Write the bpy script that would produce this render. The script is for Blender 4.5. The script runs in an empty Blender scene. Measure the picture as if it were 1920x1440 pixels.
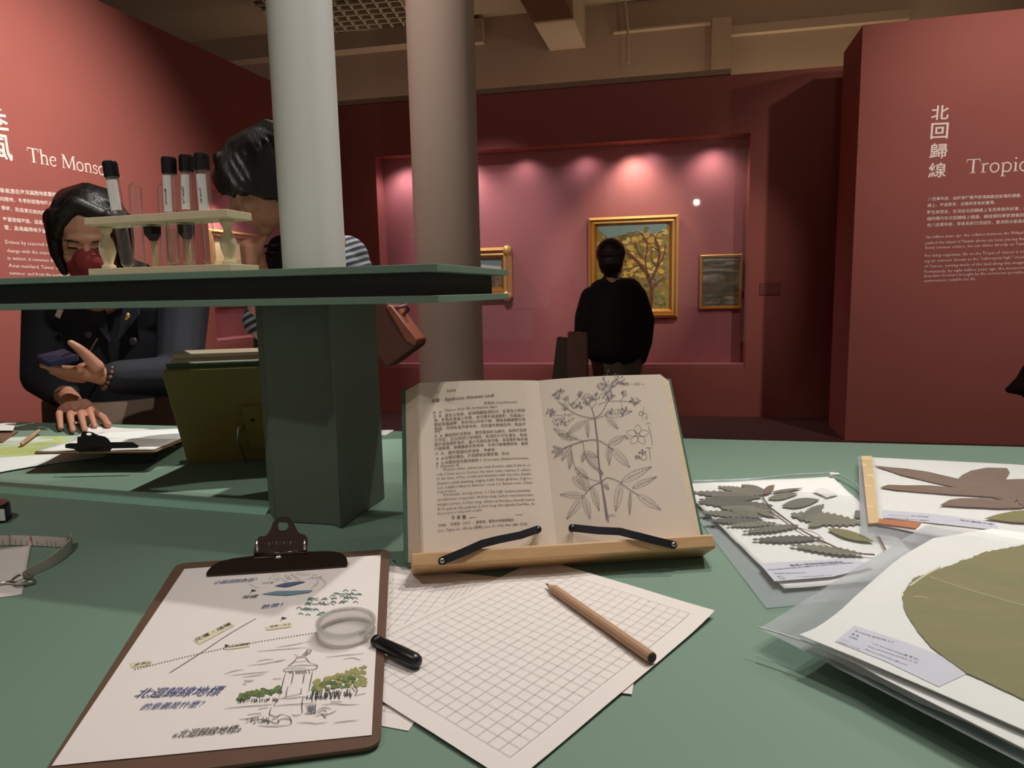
import bpy, bmesh, math, random
from mathutils import Vector as V, Matrix as M, Euler, noise
random.seed(7)
S = bpy.context.scene
COL = S.collection
R_ = math.radians
# ------------------------------------------------------------------ camera
FPX = 1290.0; CAMZ = 1.2; TZ = 0.9
CAM = V((0, 0, CAMZ))
_dn = V((203, -9627, -FPX)).normalized(); _up = -_dn
_fw = V((0, 0, -1)); _fw = (_fw - _up * _fw.dot(_up)).normalized()
_rt = _fw.cross(_up)
RC = M((_rt, _fw, _up))                      # camera axes -> world
cd = bpy.data.cameras.new('camera'); cam = bpy.data.objects.new('camera', cd); COL.objects.link(cam)
cam.matrix_world = M.Translation(CAM) @ RC.to_4x4()
cd.sensor_width = 36; cd.lens = FPX / 1920 * 36; cd.clip_start = 0.02; cd.clip_end = 100
cd.dof.use_dof = False
S.camera = cam
def ray(x, y): return RC @ V((x - 960, 720 - y, -FPX))
def at(x, y, z=TZ):
    r = ray(x, y); return CAM + r * ((z - CAMZ) / r.z)
def dep(x, y, Y):
    r = ray(x, y); return CAM + r * (Y / r.y)
def hit(x, y, P, n):
    r = ray(x, y); return CAM + r * ((P - CAM).dot(n) / r.dot(n))
# ------------------------------------------------------------------ world, exposure
W = bpy.data.worlds.new('world'); S.world = W; W.use_nodes = True
W.node_tree.nodes['Background'].inputs[0].default_value = (1.0, 0.86, 0.74, 1)
W.node_tree.nodes['Background'].inputs[1].default_value = 0.22
S.view_settings.view_transform = 'Standard'; S.view_settings.look = 'None'
S.view_settings.gamma = 1; S.view_settings.use_curve_mapping = False
S.view_settings.exposure = 0.12
# ------------------------------------------------------------------ lights
def spot(name, loc, target, energy, size, blend=.6, col=(1, .92, .82), rad=.03):
    l = bpy.data.lights.new(name, 'SPOT'); l.energy = energy; l.spot_size = R_(size); l.spot_blend = blend
    l.color = col; l.shadow_soft_size = rad
    o = bpy.data.objects.new(name, l); COL.objects.link(o); o.location = loc
    o.rotation_euler = (V(target) - V(loc)).to_track_quat('-Z', 'Y').to_euler(); return o
spot('spot_table_rear', (0.85, 1.75, 3.3), (0.25, 0.8, 0.9), 105, 66, .9, (1, .95, .88), .03)
spot('spot_table_rear_left', (-0.15, 2.15, 3.3), (-0.8, 1.35, 0.9), 215, 34, .7, (1, .97, .9), .02)
spot('spot_table_over', (0.50, 0.85, 3.3), (0.22, 0.62, 0.9), 66, 38, .9, (1, .93, .89), .03)
spot('spot_table_front', (-0.15, -0.10, 3.3), (-0.15, 0.75, 0.9), 17, 50, .8, (1, .90, .86), .03)
spot('spot_table_right', (1.5, 1.1, 3.3), (0.80, 0.80, 0.9), 118, 42, .9, (1, .98, .93), .04)
spot('spot_table_left', (-1.25, 0.05, 3.3), (-0.62, 0.72, 0.9), 62, 34, .9, (1, .97, .93), .03)
# lights aimed at walls
spot('spot_wall_left', (-0.9, 2.6, 3.9), (-2.62, 3.95, 2.0), 440, 58, 1, (1, .88, .78), .05)
spot('spot_wall_left_low', (-1.2, 2.2, 3.9), (-2.7, 4.1, 1.0), 200, 60, 1, (1, .84, .78), .05)
spot('spot_wall_right', (3.4, 2.2, 3.9), (3.5, 5.1, 1.8), 270, 62, 1, (1, .84, .76), .05)
spot('spot_column', (0.3, 0.0, 3.6), (-0.30, 1.2, 1.9), 112, 30, .8, (1, .97, .94), .05)
spot('spot_pillar', (-1.2, 1.4, 3.7), (-0.45, 3.2, 1.9), 105, 50, 1, (1, .88, .82), .05)
def area(name, loc, target, energy, sx, sy, col):
    l = bpy.data.lights.new(name, 'AREA'); l.shape = 'RECTANGLE'; l.size = sx; l.size_y = sy; l.energy = energy; l.color = col
    o = bpy.data.objects.new(name, l); COL.objects.link(o); o.location = loc
    o.rotation_euler = (V(target) - V(loc)).to_track_quat('-Z', 'Y').to_euler(); return o
spot('ceiling_fill', (0.5, -1.5, 2.9), (1.0, 4.6, 4.6), 70, 60, .9, (1, .88, .70), .05)  # this and the next: unseen fills added to lift the dark ceiling
spot('ceiling_fill_right', (3.8, 3.0, 3.3), (3.0, 7.0, 3.9), 45, 70, 1, (1, .92, .66), .05)
# ------------------------------------------------------------------ materials
def srgb(r, g, b):
    f = lambda c: (c / 255 / 12.92) if c <= 10 else (((c / 255) + .055) / 1.055) ** 2.4
    return (f(r), f(g), f(b), 1)
_m = {}
def mat(name, rgb, rough=.5, metal=0, var=0.0, scale=20, bump=0.0, bscale=80, alpha=None, trans=0, emit=None, stretch=None, spec=.5, rgb2=None):
    if name in _m: return _m[name]
    m = bpy.data.materials.new(name); m.use_nodes = True; nt = m.node_tree; b = nt.nodes['Principled BSDF']
    c = srgb(*rgb); b.inputs['Base Color'].default_value = c
    b.inputs['Roughness'].default_value = rough; b.inputs['Metallic'].default_value = metal
    b.inputs['Specular IOR Level'].default_value = spec
    if trans: b.inputs['Transmission Weight'].default_value = trans
    if emit:
        b.inputs['Emission Color'].default_value = c; b.inputs['Emission Strength'].default_value = emit
    if var or rgb2 or bump:
        tc = nt.nodes.new('ShaderNodeTexCoord'); mp = nt.nodes.new('ShaderNodeMapping')
        nt.links.new(tc.outputs['Object'], mp.inputs[0])
        if stretch: mp.inputs['Scale'].default_value = stretch
    if var or rgb2:
        n = nt.nodes.new('ShaderNodeTexNoise'); n.inputs['Scale'].default_value = scale; n.inputs['Detail'].default_value = 4
        nt.links.new(mp.outputs[0], n.inputs['Vector'])
        mx = nt.nodes.new('ShaderNodeMix'); mx.data_type = 'RGBA'
        mx.inputs[6].default_value = c if rgb2 else tuple(x * (1 - var) for x in c[:3]) + (1,)
        mx.inputs[7].default_value = srgb(*rgb2) if rgb2 else tuple(min(1, x * (1 + var)) for x in c[:3]) + (1,)
        if rgb2:
            mr = nt.nodes.new('ShaderNodeMapRange'); mr.inputs[1].default_value = .38; mr.inputs[2].default_value = .62
            nt.links.new(n.outputs[0], mr.inputs[0]); nt.links.new(mr.outputs[0], mx.inputs[0])
        else: nt.links.new(n.outputs[0], mx.inputs[0])
        nt.links.new(mx.outputs[2], b.inputs['Base Color'])
    if bump:
        n2 = nt.nodes.new('ShaderNodeTexNoise'); n2.inputs['Scale'].default_value = bscale
        nt.links.new(mp.outputs[0], n2.inputs['Vector'])
        bp = nt.nodes.new('ShaderNodeBump'); bp.inputs['Strength'].default_value = bump; bp.inputs['Distance'].default_value = .002
        nt.links.new(n2.outputs[0], bp.inputs['Height']); nt.links.new(bp.outputs[0], b.inputs['Normal'])
    _m[name] = m; return m
def thin_glass(name, tint=(.98, .98, .98), refl=.08, edge=.5, haze=0.0, rough=.02, bump=0, bscale=20, hazecol=(.8, .82, .84)):
    m = bpy.data.materials.new(name); m.use_nodes = True; nt = m.node_tree; nt.nodes.clear()
    out = nt.nodes.new('ShaderNodeOutputMaterial'); tr = nt.nodes.new('ShaderNodeBsdfTransparent'); tr.inputs[0].default_value = (*tint, 1)
    gl = nt.nodes.new('ShaderNodeBsdfGlossy'); gl.inputs['Roughness'].default_value = rough
    lw = nt.nodes.new('ShaderNodeLayerWeight'); lw.inputs[0].default_value = .35
    mr = nt.nodes.new('ShaderNodeMapRange'); mr.inputs[3].default_value = refl; mr.inputs[4].default_value = edge
    nt.links.new(lw.outputs['Facing'], mr.inputs[0])
    mx = nt.nodes.new('ShaderNodeMixShader'); nt.links.new(mr.outputs[0], mx.inputs[0])
    nt.links.new(tr.outputs[0], mx.inputs[1]); nt.links.new(gl.outputs[0], mx.inputs[2]); last = mx
    if haze:
        df = nt.nodes.new('ShaderNodeBsdfDiffuse'); df.inputs[0].default_value = (*hazecol, 1)
        m2 = nt.nodes.new('ShaderNodeMixShader'); m2.inputs[0].default_value = haze
        nt.links.new(mx.outputs[0], m2.inputs[1]); nt.links.new(df.outputs[0], m2.inputs[2]); last = m2
    if bump:
        tc = nt.nodes.new('ShaderNodeTexCoord'); n = nt.nodes.new('ShaderNodeTexNoise'); n.inputs['Scale'].default_value = bscale
        nt.links.new(tc.outputs['Object'], n.inputs[0]); b = nt.nodes.new('ShaderNodeBump'); b.inputs['Strength'].default_value = bump
        b.inputs['Distance'].default_value = .004
        nt.links.new(n.outputs[0], b.inputs['Height']); nt.links.new(b.outputs[0], gl.inputs['Normal'])
    nt.links.new(last.outputs[0], out.inputs[0]); _m[name] = m; return m
RED = mat('red_wall_paint', (158, 92, 85), .75, var=.05, scale=3, bump=.08, bscale=120, spec=.25)
REDC = mat('case_red_paint', (168, 106, 110), .75, var=.04, scale=3, spec=.25)
BEIGE = mat('beige_plaster', (150, 128, 105), .9, var=.06, scale=2)
BEIGE2 = mat('warm_plaster', (158, 132, 112), .9, var=.06, scale=2)
PIL = mat('pillar_plaster', (196, 176, 160), .8, var=.03, scale=4)
COLM = mat('white_column_paint', (206, 204, 198), .6, var=.02, scale=5)
FLOOR = mat('dark_floor', (78, 42, 40), .8, var=.15, scale=3)
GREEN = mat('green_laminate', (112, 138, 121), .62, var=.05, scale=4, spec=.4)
GREENE = mat('green_laminate_lit_edge', (128, 170, 146), .5, var=.04, scale=10)  # paler than the top: the strip's light is put into its colour
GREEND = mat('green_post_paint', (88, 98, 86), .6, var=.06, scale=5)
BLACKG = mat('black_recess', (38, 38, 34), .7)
LETTER = mat('white_vinyl', (250, 236, 228), .6)
GOLD = mat('gilt_wood', (178, 120, 45), .38, .45, var=.25, scale=30, bump=.4, bscale=60)
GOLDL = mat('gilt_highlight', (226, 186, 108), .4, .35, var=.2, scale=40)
PAPER = mat('white_paper', (226, 218, 212), .8, var=.02, scale=30)
PAPERW = mat('bright_paper', (232, 232, 228), .8, var=.015, scale=20)
PAGE = mat('book_page', (214, 200, 184), .85, var=.03, scale=25)
PAGEE = mat('page_edges', (206, 186, 160), .9, var=.18, scale=8, stretch=(1, 1, 90))
INK = mat('black_ink', (58, 54, 54), .7)
INKB = mat('blue_ink', (64, 72, 128), .7)
INKG = mat('grey_pencil', (132, 126, 124), .7)
GRIDL = mat('grid_line', (172, 166, 162), .8)
PBL = mat('drawing_ink', (122, 116, 122), .8)
OAK = mat('oak', (190, 152, 108), .5, var=.18, scale=14, stretch=(1, 9, 9), bump=.1, bscale=30)
BIRCH = mat('birch', (222, 206, 172), .6, var=.08, scale=20, stretch=(1, 8, 8))
OLIVE = mat('olive_board', (128, 112, 58), .5, var=.1, scale=6, stretch=(1, 1, 7))
CLOTH = mat('green_book_cloth', (66, 98, 80), .8, var=.1, scale=60)
HARD = mat('brown_hardboard', (98, 72, 56), .6, var=.12, scale=40)
CHROME = mat('dark_chrome', (84, 70, 62), .2, .9)
STEEL = mat('steel', (210, 205, 200), .25, 1)
BLACKM = mat('black_metal', (30, 30, 34), .35, .3)
BLACKP = mat('black_plastic', (22, 22, 24), .3)
KRAFT = mat('kraft_wood', (180, 142, 112), .7, var=.08, scale=30, stretch=(6, 1, 1))
GRAPH = mat('graphite', (40, 38, 40), .4)
SKIN = mat('skin', (186, 132, 108), .5, var=.06, scale=20, spec=.35)
HAIR = mat('dark_hair', (28, 21, 19), .45, var=.5, scale=90, stretch=(1, 1, .06), bump=.5, bscale=220, spec=.35)
NAVY = mat('navy_wool', (26, 27, 36), .85, var=.2, scale=120, bump=.15, bscale=300)
BLACKC = mat('black_cloth', (16, 15, 17), .9, var=.2, scale=80)
CLEAR = thin_glass('clear_glass', (.97, .97, .96), .06, .75)
PANE = thin_glass('pane_glass', (.96, .96, .96), .05, .5)
BAG = thin_glass('plastic_film', (.97, .98, .98), .05, .20, .05, .14, .5, 26)
BAGM = thin_glass('plastic_film_milky', (.86, .9, .92), .12, .5, .30, .2, .5, 26, (.72, .78, .82))
CLEARP = thin_glass('clear_plastic', (.96, .95, .94), .10, .5, .16, .08, hazecol=(.85, .83, .82))
# ------------------------------------------------------------------ mesh helpers
class MB:
    def __init__(s): s.v = []; s.f = []; s.m = []
    def add(s, vs, fs, mi=0):
        o = len(s.v); s.v += [tuple(p) for p in vs]; s.f += [[o + i for i in f] for f in fs]; s.m += [mi] * len(fs); return s
    def box(s, p, u, v, w, mi=0):
        p, u, v, w = V(p), V(u), V(v), V(w)
        c = [p, p + u, p + u + v, p + v]; c = c + [q + w for q in c]
        return s.add(c, [(3, 2, 1, 0), (4, 5, 6, 7), (0, 1, 5, 4), (1, 2, 6, 5), (2, 3, 7, 6), (3, 0, 4, 7)], mi)
    def prism(s, poly, w, mi=0):
        poly = [V(p) for p in poly]; n = len(poly); w = V(w)
        vs = poly + [p + w for p in poly]
        return s.add(vs, [list(range(n))[::-1], list(range(n, 2 * n))] + [(i, (i + 1) % n, n + (i + 1) % n, n + i) for i in range(n)], mi)
    def tube(s, pts, r, n=10, mi=0, cap=True, up=None):
        pts = [V(p) for p in pts]; k = len(pts); rr = r if isinstance(r, (list, tuple)) else [r] * k; vs = []; fs = []
        pn = None
        for i, p in enumerate(pts):
            t = (pts[min(i + 1, k - 1)] - pts[max(i - 1, 0)]).normalized()
            if pn is None:
                a = V(up) if up else (V((0, 0, 1)) if abs(t.z) < .9 else V((1, 0, 0))); pn = (a - t * a.dot(t)).normalized()
            else: pn = (pn - t * pn.dot(t)).normalized()
            b = t.cross(pn)
            for j in range(n):
                a = 2 * math.pi * j / n; vs.append(p + (pn * math.cos(a) + b * math.sin(a)) * rr[i])
        for i in range(k - 1):
            for j in range(n): fs.append((i * n + j, i * n + (j + 1) % n, (i + 1) * n + (j + 1) % n, (i + 1) * n + j))
        if cap: fs += [list(range(n))[::-1], list(range((k - 1) * n, k * n))]
        return s.add(vs, fs, mi)
    def lathe(s, base, axis, prof, n=24, mi=0, cap=True):
        base, ax = V(base), V(axis).normalized()
        return s.tube([base + ax * h for r, h in prof], [max(r, 1e-5) for r, h in prof], n, mi, cap)
    def ell(s, c, r, rot=None, nu=14, nv=9, mi=0):
        c = V(c); rot = rot or M.Identity(3); vs = [c + rot @ V((0, 0, r[2]))]; fs = []
        for i in range(1, nv):
            a = math.pi * i / nv
            for j in range(nu):
                b = 2 * math.pi * j / nu; vs.append(c + rot @ V((r[0] * math.sin(a) * math.cos(b), r[1] * math.sin(a) * math.sin(b), r[2] * math.cos(a))))
        vs.append(c + rot @ V((0, 0, -r[2]))); L = len(vs) - 1
        for j in range(nu):
            fs.append((0, 1 + j, 1 + (j + 1) % nu)); fs.append((L, 1 + (nv - 2) * nu + (j + 1) % nu, 1 + (nv - 2) * nu + j))
            for i in range(nv - 2):
                a = 1 + i * nu; fs.append((a + j, a + nu + j, a + nu + (j + 1) % nu, a + (j + 1) % nu))
        return s.add(vs, fs, mi)
    def cap(s, a, b, ra, rb, n=12):
        a, b = V(a), V(b); d = (b - a); L = d.length; d = d / max(L, 1e-6); pts = []; rs = []
        for k in range(5): t = math.pi / 2 * (1 - k / 4); pts.append(a - d * ra * math.sin(t) * .999); rs.append(max(ra * math.cos(t), 1e-5))
        for k in range(5): t = math.pi / 2 * k / 4; pts.append(b + d * rb * math.sin(t) * .999); rs.append(max(rb * math.cos(t), 1e-5))
        return s.tube(pts, rs, n)
    def chain(s, pts, rs):
        for i in range(len(pts) - 1): s.cap(pts[i], pts[i + 1], rs[i], rs[i + 1])
        return s
    def xf(s, mtx): s.v = [tuple(mtx @ V(p)) for p in s.v]; return s
    def build(s, name, mats, parent=None, smooth=False, label=None):
        me = bpy.data.meshes.new(name); me.from_pydata(s.v, [], s.f)
        if not isinstance(mats, (list, tuple)): mats = [mats]
        for m in mats: me.materials.append(m)
        if len(mats) > 1: me.polygons.foreach_set('material_index', s.m)
        if smooth: me.polygons.foreach_set('use_smooth', [True] * len(me.polygons))
        me.validate(); me.update()
        return link(name, me, parent, label)
def link(name, me, parent=None, label=None):
    o = bpy.data.objects.new(name, me); COL.objects.link(o)
    if parent: o.parent = parent; o.matrix_parent_inverse = M.Translation(parent.location).inverted()
    if label: o['label'] = label
    return o
def bevel(o, w=.001, seg=2, ang=35):
    b = o.modifiers.new('bevel', 'BEVEL'); b.width = w; b.segments = seg; b.limit_method = 'ANGLE'; b.angle_limit = R_(ang)
    o.data.polygons.foreach_set('use_smooth', [True] * len(o.data.polygons))
    try: o.data.set_sharp_from_angle(angle=R_(40))
    except Exception: pass
    return o
def sharp(o, a=40):
    o.data.set_sharp_from_angle(angle=R_(a)); return o
def thing(name, label, cat, loc, group=None):
    o = bpy.data.objects.new(name, None); COL.objects.link(o); o.location = loc; o.empty_display_size = .05
    o['label'] = label; o['category'] = cat
    if group: o['group'] = group
    return o
def tag(o, label, cat, group=None):
    o['label'] = label; o['category'] = cat
    if group: o['group'] = group
    return o
def struct(o): o['kind'] = 'structure'; return o
def remesh(mb, vox, mats, name, parent=None, smooth=4, post=None):
    me = bpy.data.meshes.new('tmp'); me.from_pydata(mb.v, [], mb.f); o = bpy.data.objects.new('tmp', me); COL.objects.link(o)
    r = o.modifiers.new('r', 'REMESH'); r.mode = 'VOXEL'; r.voxel_size = vox
    if smooth:
        q = o.modifiers.new('s', 'SMOOTH'); q.iterations = smooth; q.factor = .5
    dg = bpy.context.evaluated_depsgraph_get(); nm = bpy.data.meshes.new_from_object(o.evaluated_get(dg))
    bpy.data.objects.remove(o)
    nm.materials.clear()
    for m in (mats if isinstance(mats, (list, tuple)) else [mats]): nm.materials.append(m)
    if post: post(nm)
    nm.polygons.foreach_set('use_smooth', [True] * len(nm.polygons)); nm.update()
    return link(name, nm, parent)
# ---- print: text and strokes on planes
_txt = bpy.data.curves.new('txt', 'FONT'); _txt.resolution_u = 2; _to = bpy.data.objects.new('txt', _txt)
_tc = {}
def text2d(s, res=2, shear=0.0, off=0.0):
    k = (s, shear, off, res)
    if k not in _tc:
        _txt.body = s; _txt.size = 1; _txt.shear = shear; _txt.offset = off; _txt.resolution_u = res
        me = _to.to_mesh(); vs = [(v.co.x, v.co.y) for v in me.vertices]; fs = [list(p.vertices) for p in me.polygons]; _to.to_mesh_clear()
        _tc[k] = (vs, fs)
    return _tc[k]
def text_on(mb, pl, s, a, b, hs=1.0, lift=.0006, shear=0, off=0, res=1, mi=0, jit=0):
    """text whose baseline runs from pixel a to pixel b on plane pl=(point, normal)"""
    P, n = pl; A = hit(*a, P, n); B = hit(*b, P, n); d = B - A; L = d.length; d = d / L; u = n.cross(d).normalized()
    vs, fs = text2d(s, res, shear, off)
    if not vs: return
    x0 = min(v[0] for v in vs); x1 = max(v[0] for v in vs); k = L / (x1 - x0)
    mb.add([A + d * (x - x0) * k + u * y * k * hs + n * lift for x, y in vs], fs, mi)
def stroke(mb, pts3, n, w, mi=0, lift=.0006):
    """flat ribbon along 3D points on a surface with normal n; w number or list"""
    k = len(pts3)
    if k < 2: return
    ws = w if isinstance(w, (list, tuple)) else [w] * k; vs = []
    for i, p in enumerate(pts3):
        t = (pts3[min(i + 1, k - 1)] - pts3[max(i - 1, 0)])
        if t.length < 1e-9: t = V((1, 0, 0))
        s = n.cross(t.normalized()).normalized() * ws[i] / 2; q = p + n * lift; vs += [q - s, q + s]
    mb.add(vs, [(2 * i, 2 * i + 2, 2 * i + 3, 2 * i + 1) for i in range(k - 1)], mi)
def smoothpts(pts, k=4):
    if len(pts) < 3: return pts
    out = []
    for i in range(len(pts) - 1):
        p0 = pts[max(i - 1, 0)]; p1 = pts[i]; p2 = pts[i + 1]; p3 = pts[min(i + 2, len(pts) - 1)]
        for j in range(k):
            t = j / k
            out.append(tuple(.5 * (2 * p1[c] + (p2[c] - p0[c]) * t + (2 * p0[c] - 5 * p1[c] + 4 * p2[c] - p3[c]) * t * t + (3 * p1[c] - p0[c] - 3 * p2[c] + p3[c]) * t ** 3) for c in (0, 1)))
    out.append(pts[-1]); return out
def pstroke(mb, pl, px, w=.0006, mi=0, lift=.0006, sm=True, taper=False):
    px = smoothpts(px) if sm else px
    P = [hit(x, y, *pl) for x, y in px]; k = len(P)
    ws = [w * (.25 + .75 * math.sin(math.pi * (i + .5) / k)) for i in range(k)] if taper else w
    stroke(mb, P, pl[1], ws, mi, lift)
def ppoly(mb, pl, px, lift=.0005, mi=0, thick=0):
    P = [hit(x, y, *pl) + pl[1] * lift for x, y in px]
    if thick: mb.prism(P, pl[1] * thick, mi)
    else: mb.add(P, [list(range(len(P)))], mi)
def sheet(mb, c, nu, nv, h=None, th=.0004, mi=0):
    """solid sheet over 4 corners (BL, BR, TR, TL) with height fn"""
    c = [V(p) for p in c]; vs = []; up = (c[1] - c[0]).cross(c[3] - c[0]).normalized()
    for j in range(nv + 1):
        for i in range(nu + 1):
            s, t = i / nu, j / nv
            p = (c[0] * (1 - s) + c[1] * s) * (1 - t) + (c[3] * (1 - s) + c[2] * s) * t
            vs.append(p + up * (h(s, t) if h else 0))
    N = len(vs); vs += [p - up * th for p in vs]; fs = []
    q = lambda i, j: j * (nu + 1) + i
    for j in range(nv):
        for i in range(nu):
            fs.append((q(i, j), q(i + 1, j), q(i + 1, j + 1), q(i, j + 1))); fs.append(tuple(N + x for x in (q(i, j), q(i, j + 1), q(i + 1, j + 1), q(i + 1, j))))
    rim = [q(i, 0) for i in range(nu)] + [q(nu, j) for j in range(nv)] + [q(i, nv) for i in range(nu, 0, -1)] + [q(0, j) for j in range(nv, 0, -1)]
    for a, b in zip(rim, rim[1:] + rim[:1]): fs.append((a, a + N, b + N, b))
    mb.add(vs, fs, mi)
UPZ = V((0, 0, 1))
def unit2(a): return V((math.cos(R_(a)), math.sin(R_(a)), 0))
#==STRUCTURE==
WT = 3.05
def vplane(a, b):
    a, b = V(a), V(b); d = (b - a); d.z = 0; d.normalize(); n = d.cross(UPZ).normalized()
    if n.dot(CAM - a) < 0: n = -n
    return (a, n)
B1 = at(636, 200, WT); B2 = at(1585, 123, WT); PB = vplane(B1, B2)
L1 = at(200, 8, WT); L2 = at(515, 155, WT); PL = vplane(L1, L2)
Q1 = at(1618, 47, WT); Q2 = at(1920, 16, WT); PR = vplane(Q1, Q2)
dB = (B2 - B1); dB.z = 0; dB.normalize(); dL = (L2 - L1); dL.z = 0; dL.normalize(); dR = (Q2 - Q1); dR.z = 0; dR.normalize()
def wall_with_hole(name, P, d, n, s0, s1, h0, h1, z0=0, z1=WT, th=.45, m=RED, deep=.20, liner=REDC, sill=.03):
    """front face with a rectangular niche cut in it; n points to the viewer"""
    def q(s, z, b=0): p = V((P.x, P.y, 0)) + d * s - n * b; p.z = z; return p
    mb = MB()
    for (a, b, c, e) in ((s0, h0[0], z0, z1), (h0[1], s1, z0, z1), (h0[0], h0[1], z0, h1[0]), (h0[0], h0[1], h1[1], z1)):
        mb.box(q(a, c), d * (b - a), UPZ * (e - c), -n * th)
    w = struct(mb.build(name, m))
    lb = MB(); a, b = h0; c, e = h1
    lb.box(q(a, c, deep), d * (b - a), UPZ * (e - c), -n * .025)
    w2 = lb.build('niche_back_panel', liner, w)
    MB().box(q(a, c, .01), d * (b - a), UPZ * sill, -n * (deep - .01)).build('niche_sill', liner, w)
    gl = MB(); gl.add([q(a, c), q(b, c), q(b, e), q(a, e)], [(0, 1, 2, 3)])
    g = gl.build('glass_pane', PANE, w)
    return w, q
def sval(p, P, d): return (p - V((P.x, P.y, p.z))).dot(d)
cBL = hit(720, 690, *PB); cTL = hit(705, 295, *PB); cTR = hit(1408, 248, *PB); cBR = hit(1397, 688, *PB)
bs0 = sval((cBL + cTL) / 2, B1, dB); bs1 = sval((cBR + cTR) / 2, B1, dB)
bz0 = (cBL.z + cBR.z) / 2; bz1 = (cTL.z + cTR.z) / 2
# where left wall meets back wall
den = dL.x * dB.y - dL.y * dB.x
tL = ((B1.x - L1.x) * dB.y - (B1.y - L1.y) * dB.x) / den
corner = L1 + dL * tL; sc = sval(corner, B1, dB)
wall_back, qB = wall_with_hole('wall_back', B1, dB, PB[1], sc, 5.2, (bs0, bs1), (bz0, bz1))
lTL = hit(388, 340, *PL); lBL = hit(404, 647, *PL)
ls0 = sval((lTL + lBL) / 2, L1, dL); lz1 = lTL.z; lz0 = lBL.z
wall_left, qL = wall_with_hole('wall_left', L1, dL, PL[1], -5.5, tL, (ls0, tL - .12), (lz0, lz1), deep=.3)
# right panel wall with its returning side face
def qR(s, z, b=0): p = V((Q1.x, Q1.y, 0)) + dR * s - PR[1] * b; p.z = z; return p
wall_right = struct(MB().box(qR(0, 0), dR * 3.2, UPZ * WT, -PR[1] * .6).build('wall_right', RED))
floor = struct(MB().add([(-9, -3, 0), (9, -3, 0), (9, 11, 0), (-9, 11, 0)], [(0, 1, 2, 3)]).build('floor', FLOOR))
CZ = 4.12
ceil = struct(MB().box((-9, -3, CZ), (18, 0, 0), (0, 12, 0), (0, 0, .1)).build('ceiling', BEIGE))
# upper plaster wall standing behind the red partitions
U1 = V((corner.x - .3, corner.y + 1.0, 0)); 
nB = PB[1]
def qU(s, z, b=0): p = V((B1.x, B1.y, 0)) + dB * s - nB * (1.0 - b); p.z = z; return p
PU = (qU(0, 0), nB)
ub = MB(); ub.box(qU(-5, 0), dB * 12, UPZ * CZ, -nB * .15); wall_upper = struct(ub.build('wall_upper', BEIGE2))
def upx(x, y): h = hit(x, y, *PU); return sval(h, qU(0, 0), dB), h.z
def ubox(name, x0, y0, x1, y1, t, m=BEIGE2):
    a = upx(x0, y1); b = upx(x1, y0)
    return struct(MB().box(qU(a[0], a[1]), dB * (b[0] - a[0]), UPZ * (b[1] - a[1]), nB * t).build(name, m))
ubox('trim_1', 1332, 38, 1370, 190, .10)
ubox('trim_2', 1150, 48, 1332, 62, .08)
ubox('trim_3', 1370, 40, 1700, 54, .08)
ubox('trim_4', 886, 40, 908, 86, .1)
ubox('trim_5', 500, 62, 1640, 108, .22) if False else None
a = upx(600, 70); 
struct(MB().box(qU(-3.2, a[1] - .22), dB * 3.9, UPZ * .25, nB * .18).build('trim_6', BEIGE2))
struct(MB().box(qB(sc, WT, 0), dB * (sval(hit(1370, 140, *PB), B1, dB) - sc), UPZ * .045, nB * .03).build('trim_7', BEIGE2))
# ceiling beam, hanging box section running away from the viewer
bz = 3.72
bb = [at(975, 0, bz), at(1062, 0, bz), at(1108, 112, bz), at(1045, 118, bz)]
dd = (bb[3] - bb[0]); bb[0] = bb[0] - dd * 1.2; bb[1] = bb[1] - dd * 1.2
struct(MB().prism(bb, UPZ * (CZ - bz)).build('trim_8', BEIGE2))
# conduit
pc = upx(1178, 60)
MBc = MB(); h0 = hit(1172, 0, *PU) + nB * .1; h1 = hit(1178, 60, *PU) + nB * .1; h2 = hit(1178, 125, *PU) + nB * .1
struct(MBc.tube([h0, h1, h2], .012, 8).build('trim_9', BEIGE2))
# egg-crate ceiling diffuser between the columns
cp = MB(); e0 = at(600, 62, CZ - .02); e1 = at(775, 50, CZ - .02)
dx = (e1 - e0).normalized(); dy = V((-dx.y, dx.x, 0)) * -1
if dy.y > 0: dy = -dy
nx, ny, cs = 11, 9, .13
o0 = e0 - dx * .3
for i in range(nx + 1): cp.box(o0 + dx * cs * i - UPZ * .05, dx * .018, dy * cs * ny, UPZ * .06)
for j in range(ny + 1): cp.box(o0 + dy * cs * j - UPZ * .05, dx * cs * nx, dy * .018, UPZ * .06)
lg = cp.build('ceiling_diffuser', mat('diffuser', (176, 160, 138), .8)); tag(lg, 'square-celled diffuser panel in the beige ceiling between the two columns', 'ceiling panel')
# columns
c1 = dep(594, 495, 1.22)
col1 = struct(MB().lathe((c1.x - .004, 1.22, TZ), (0, 0, 1), [(.0535, 0), (.0535, CZ - TZ)], 40).build('column', COLM, smooth=True)); sharp(col1)
c2 = dep(835, 400, 2.9)
r2 = 62 / FPX * 2.9 * .97
col2 = struct(MB().lathe((c2.x + .005, 2.9, 0), (0, 0, 1), [(r2, 0), (r2, CZ)], 48).build('column', PIL, smooth=True)); sharp(col2)
col1['label'] = 'slim white round column rising from the green shelf'; col2['label'] = 'beige round pillar behind the open book'

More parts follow.
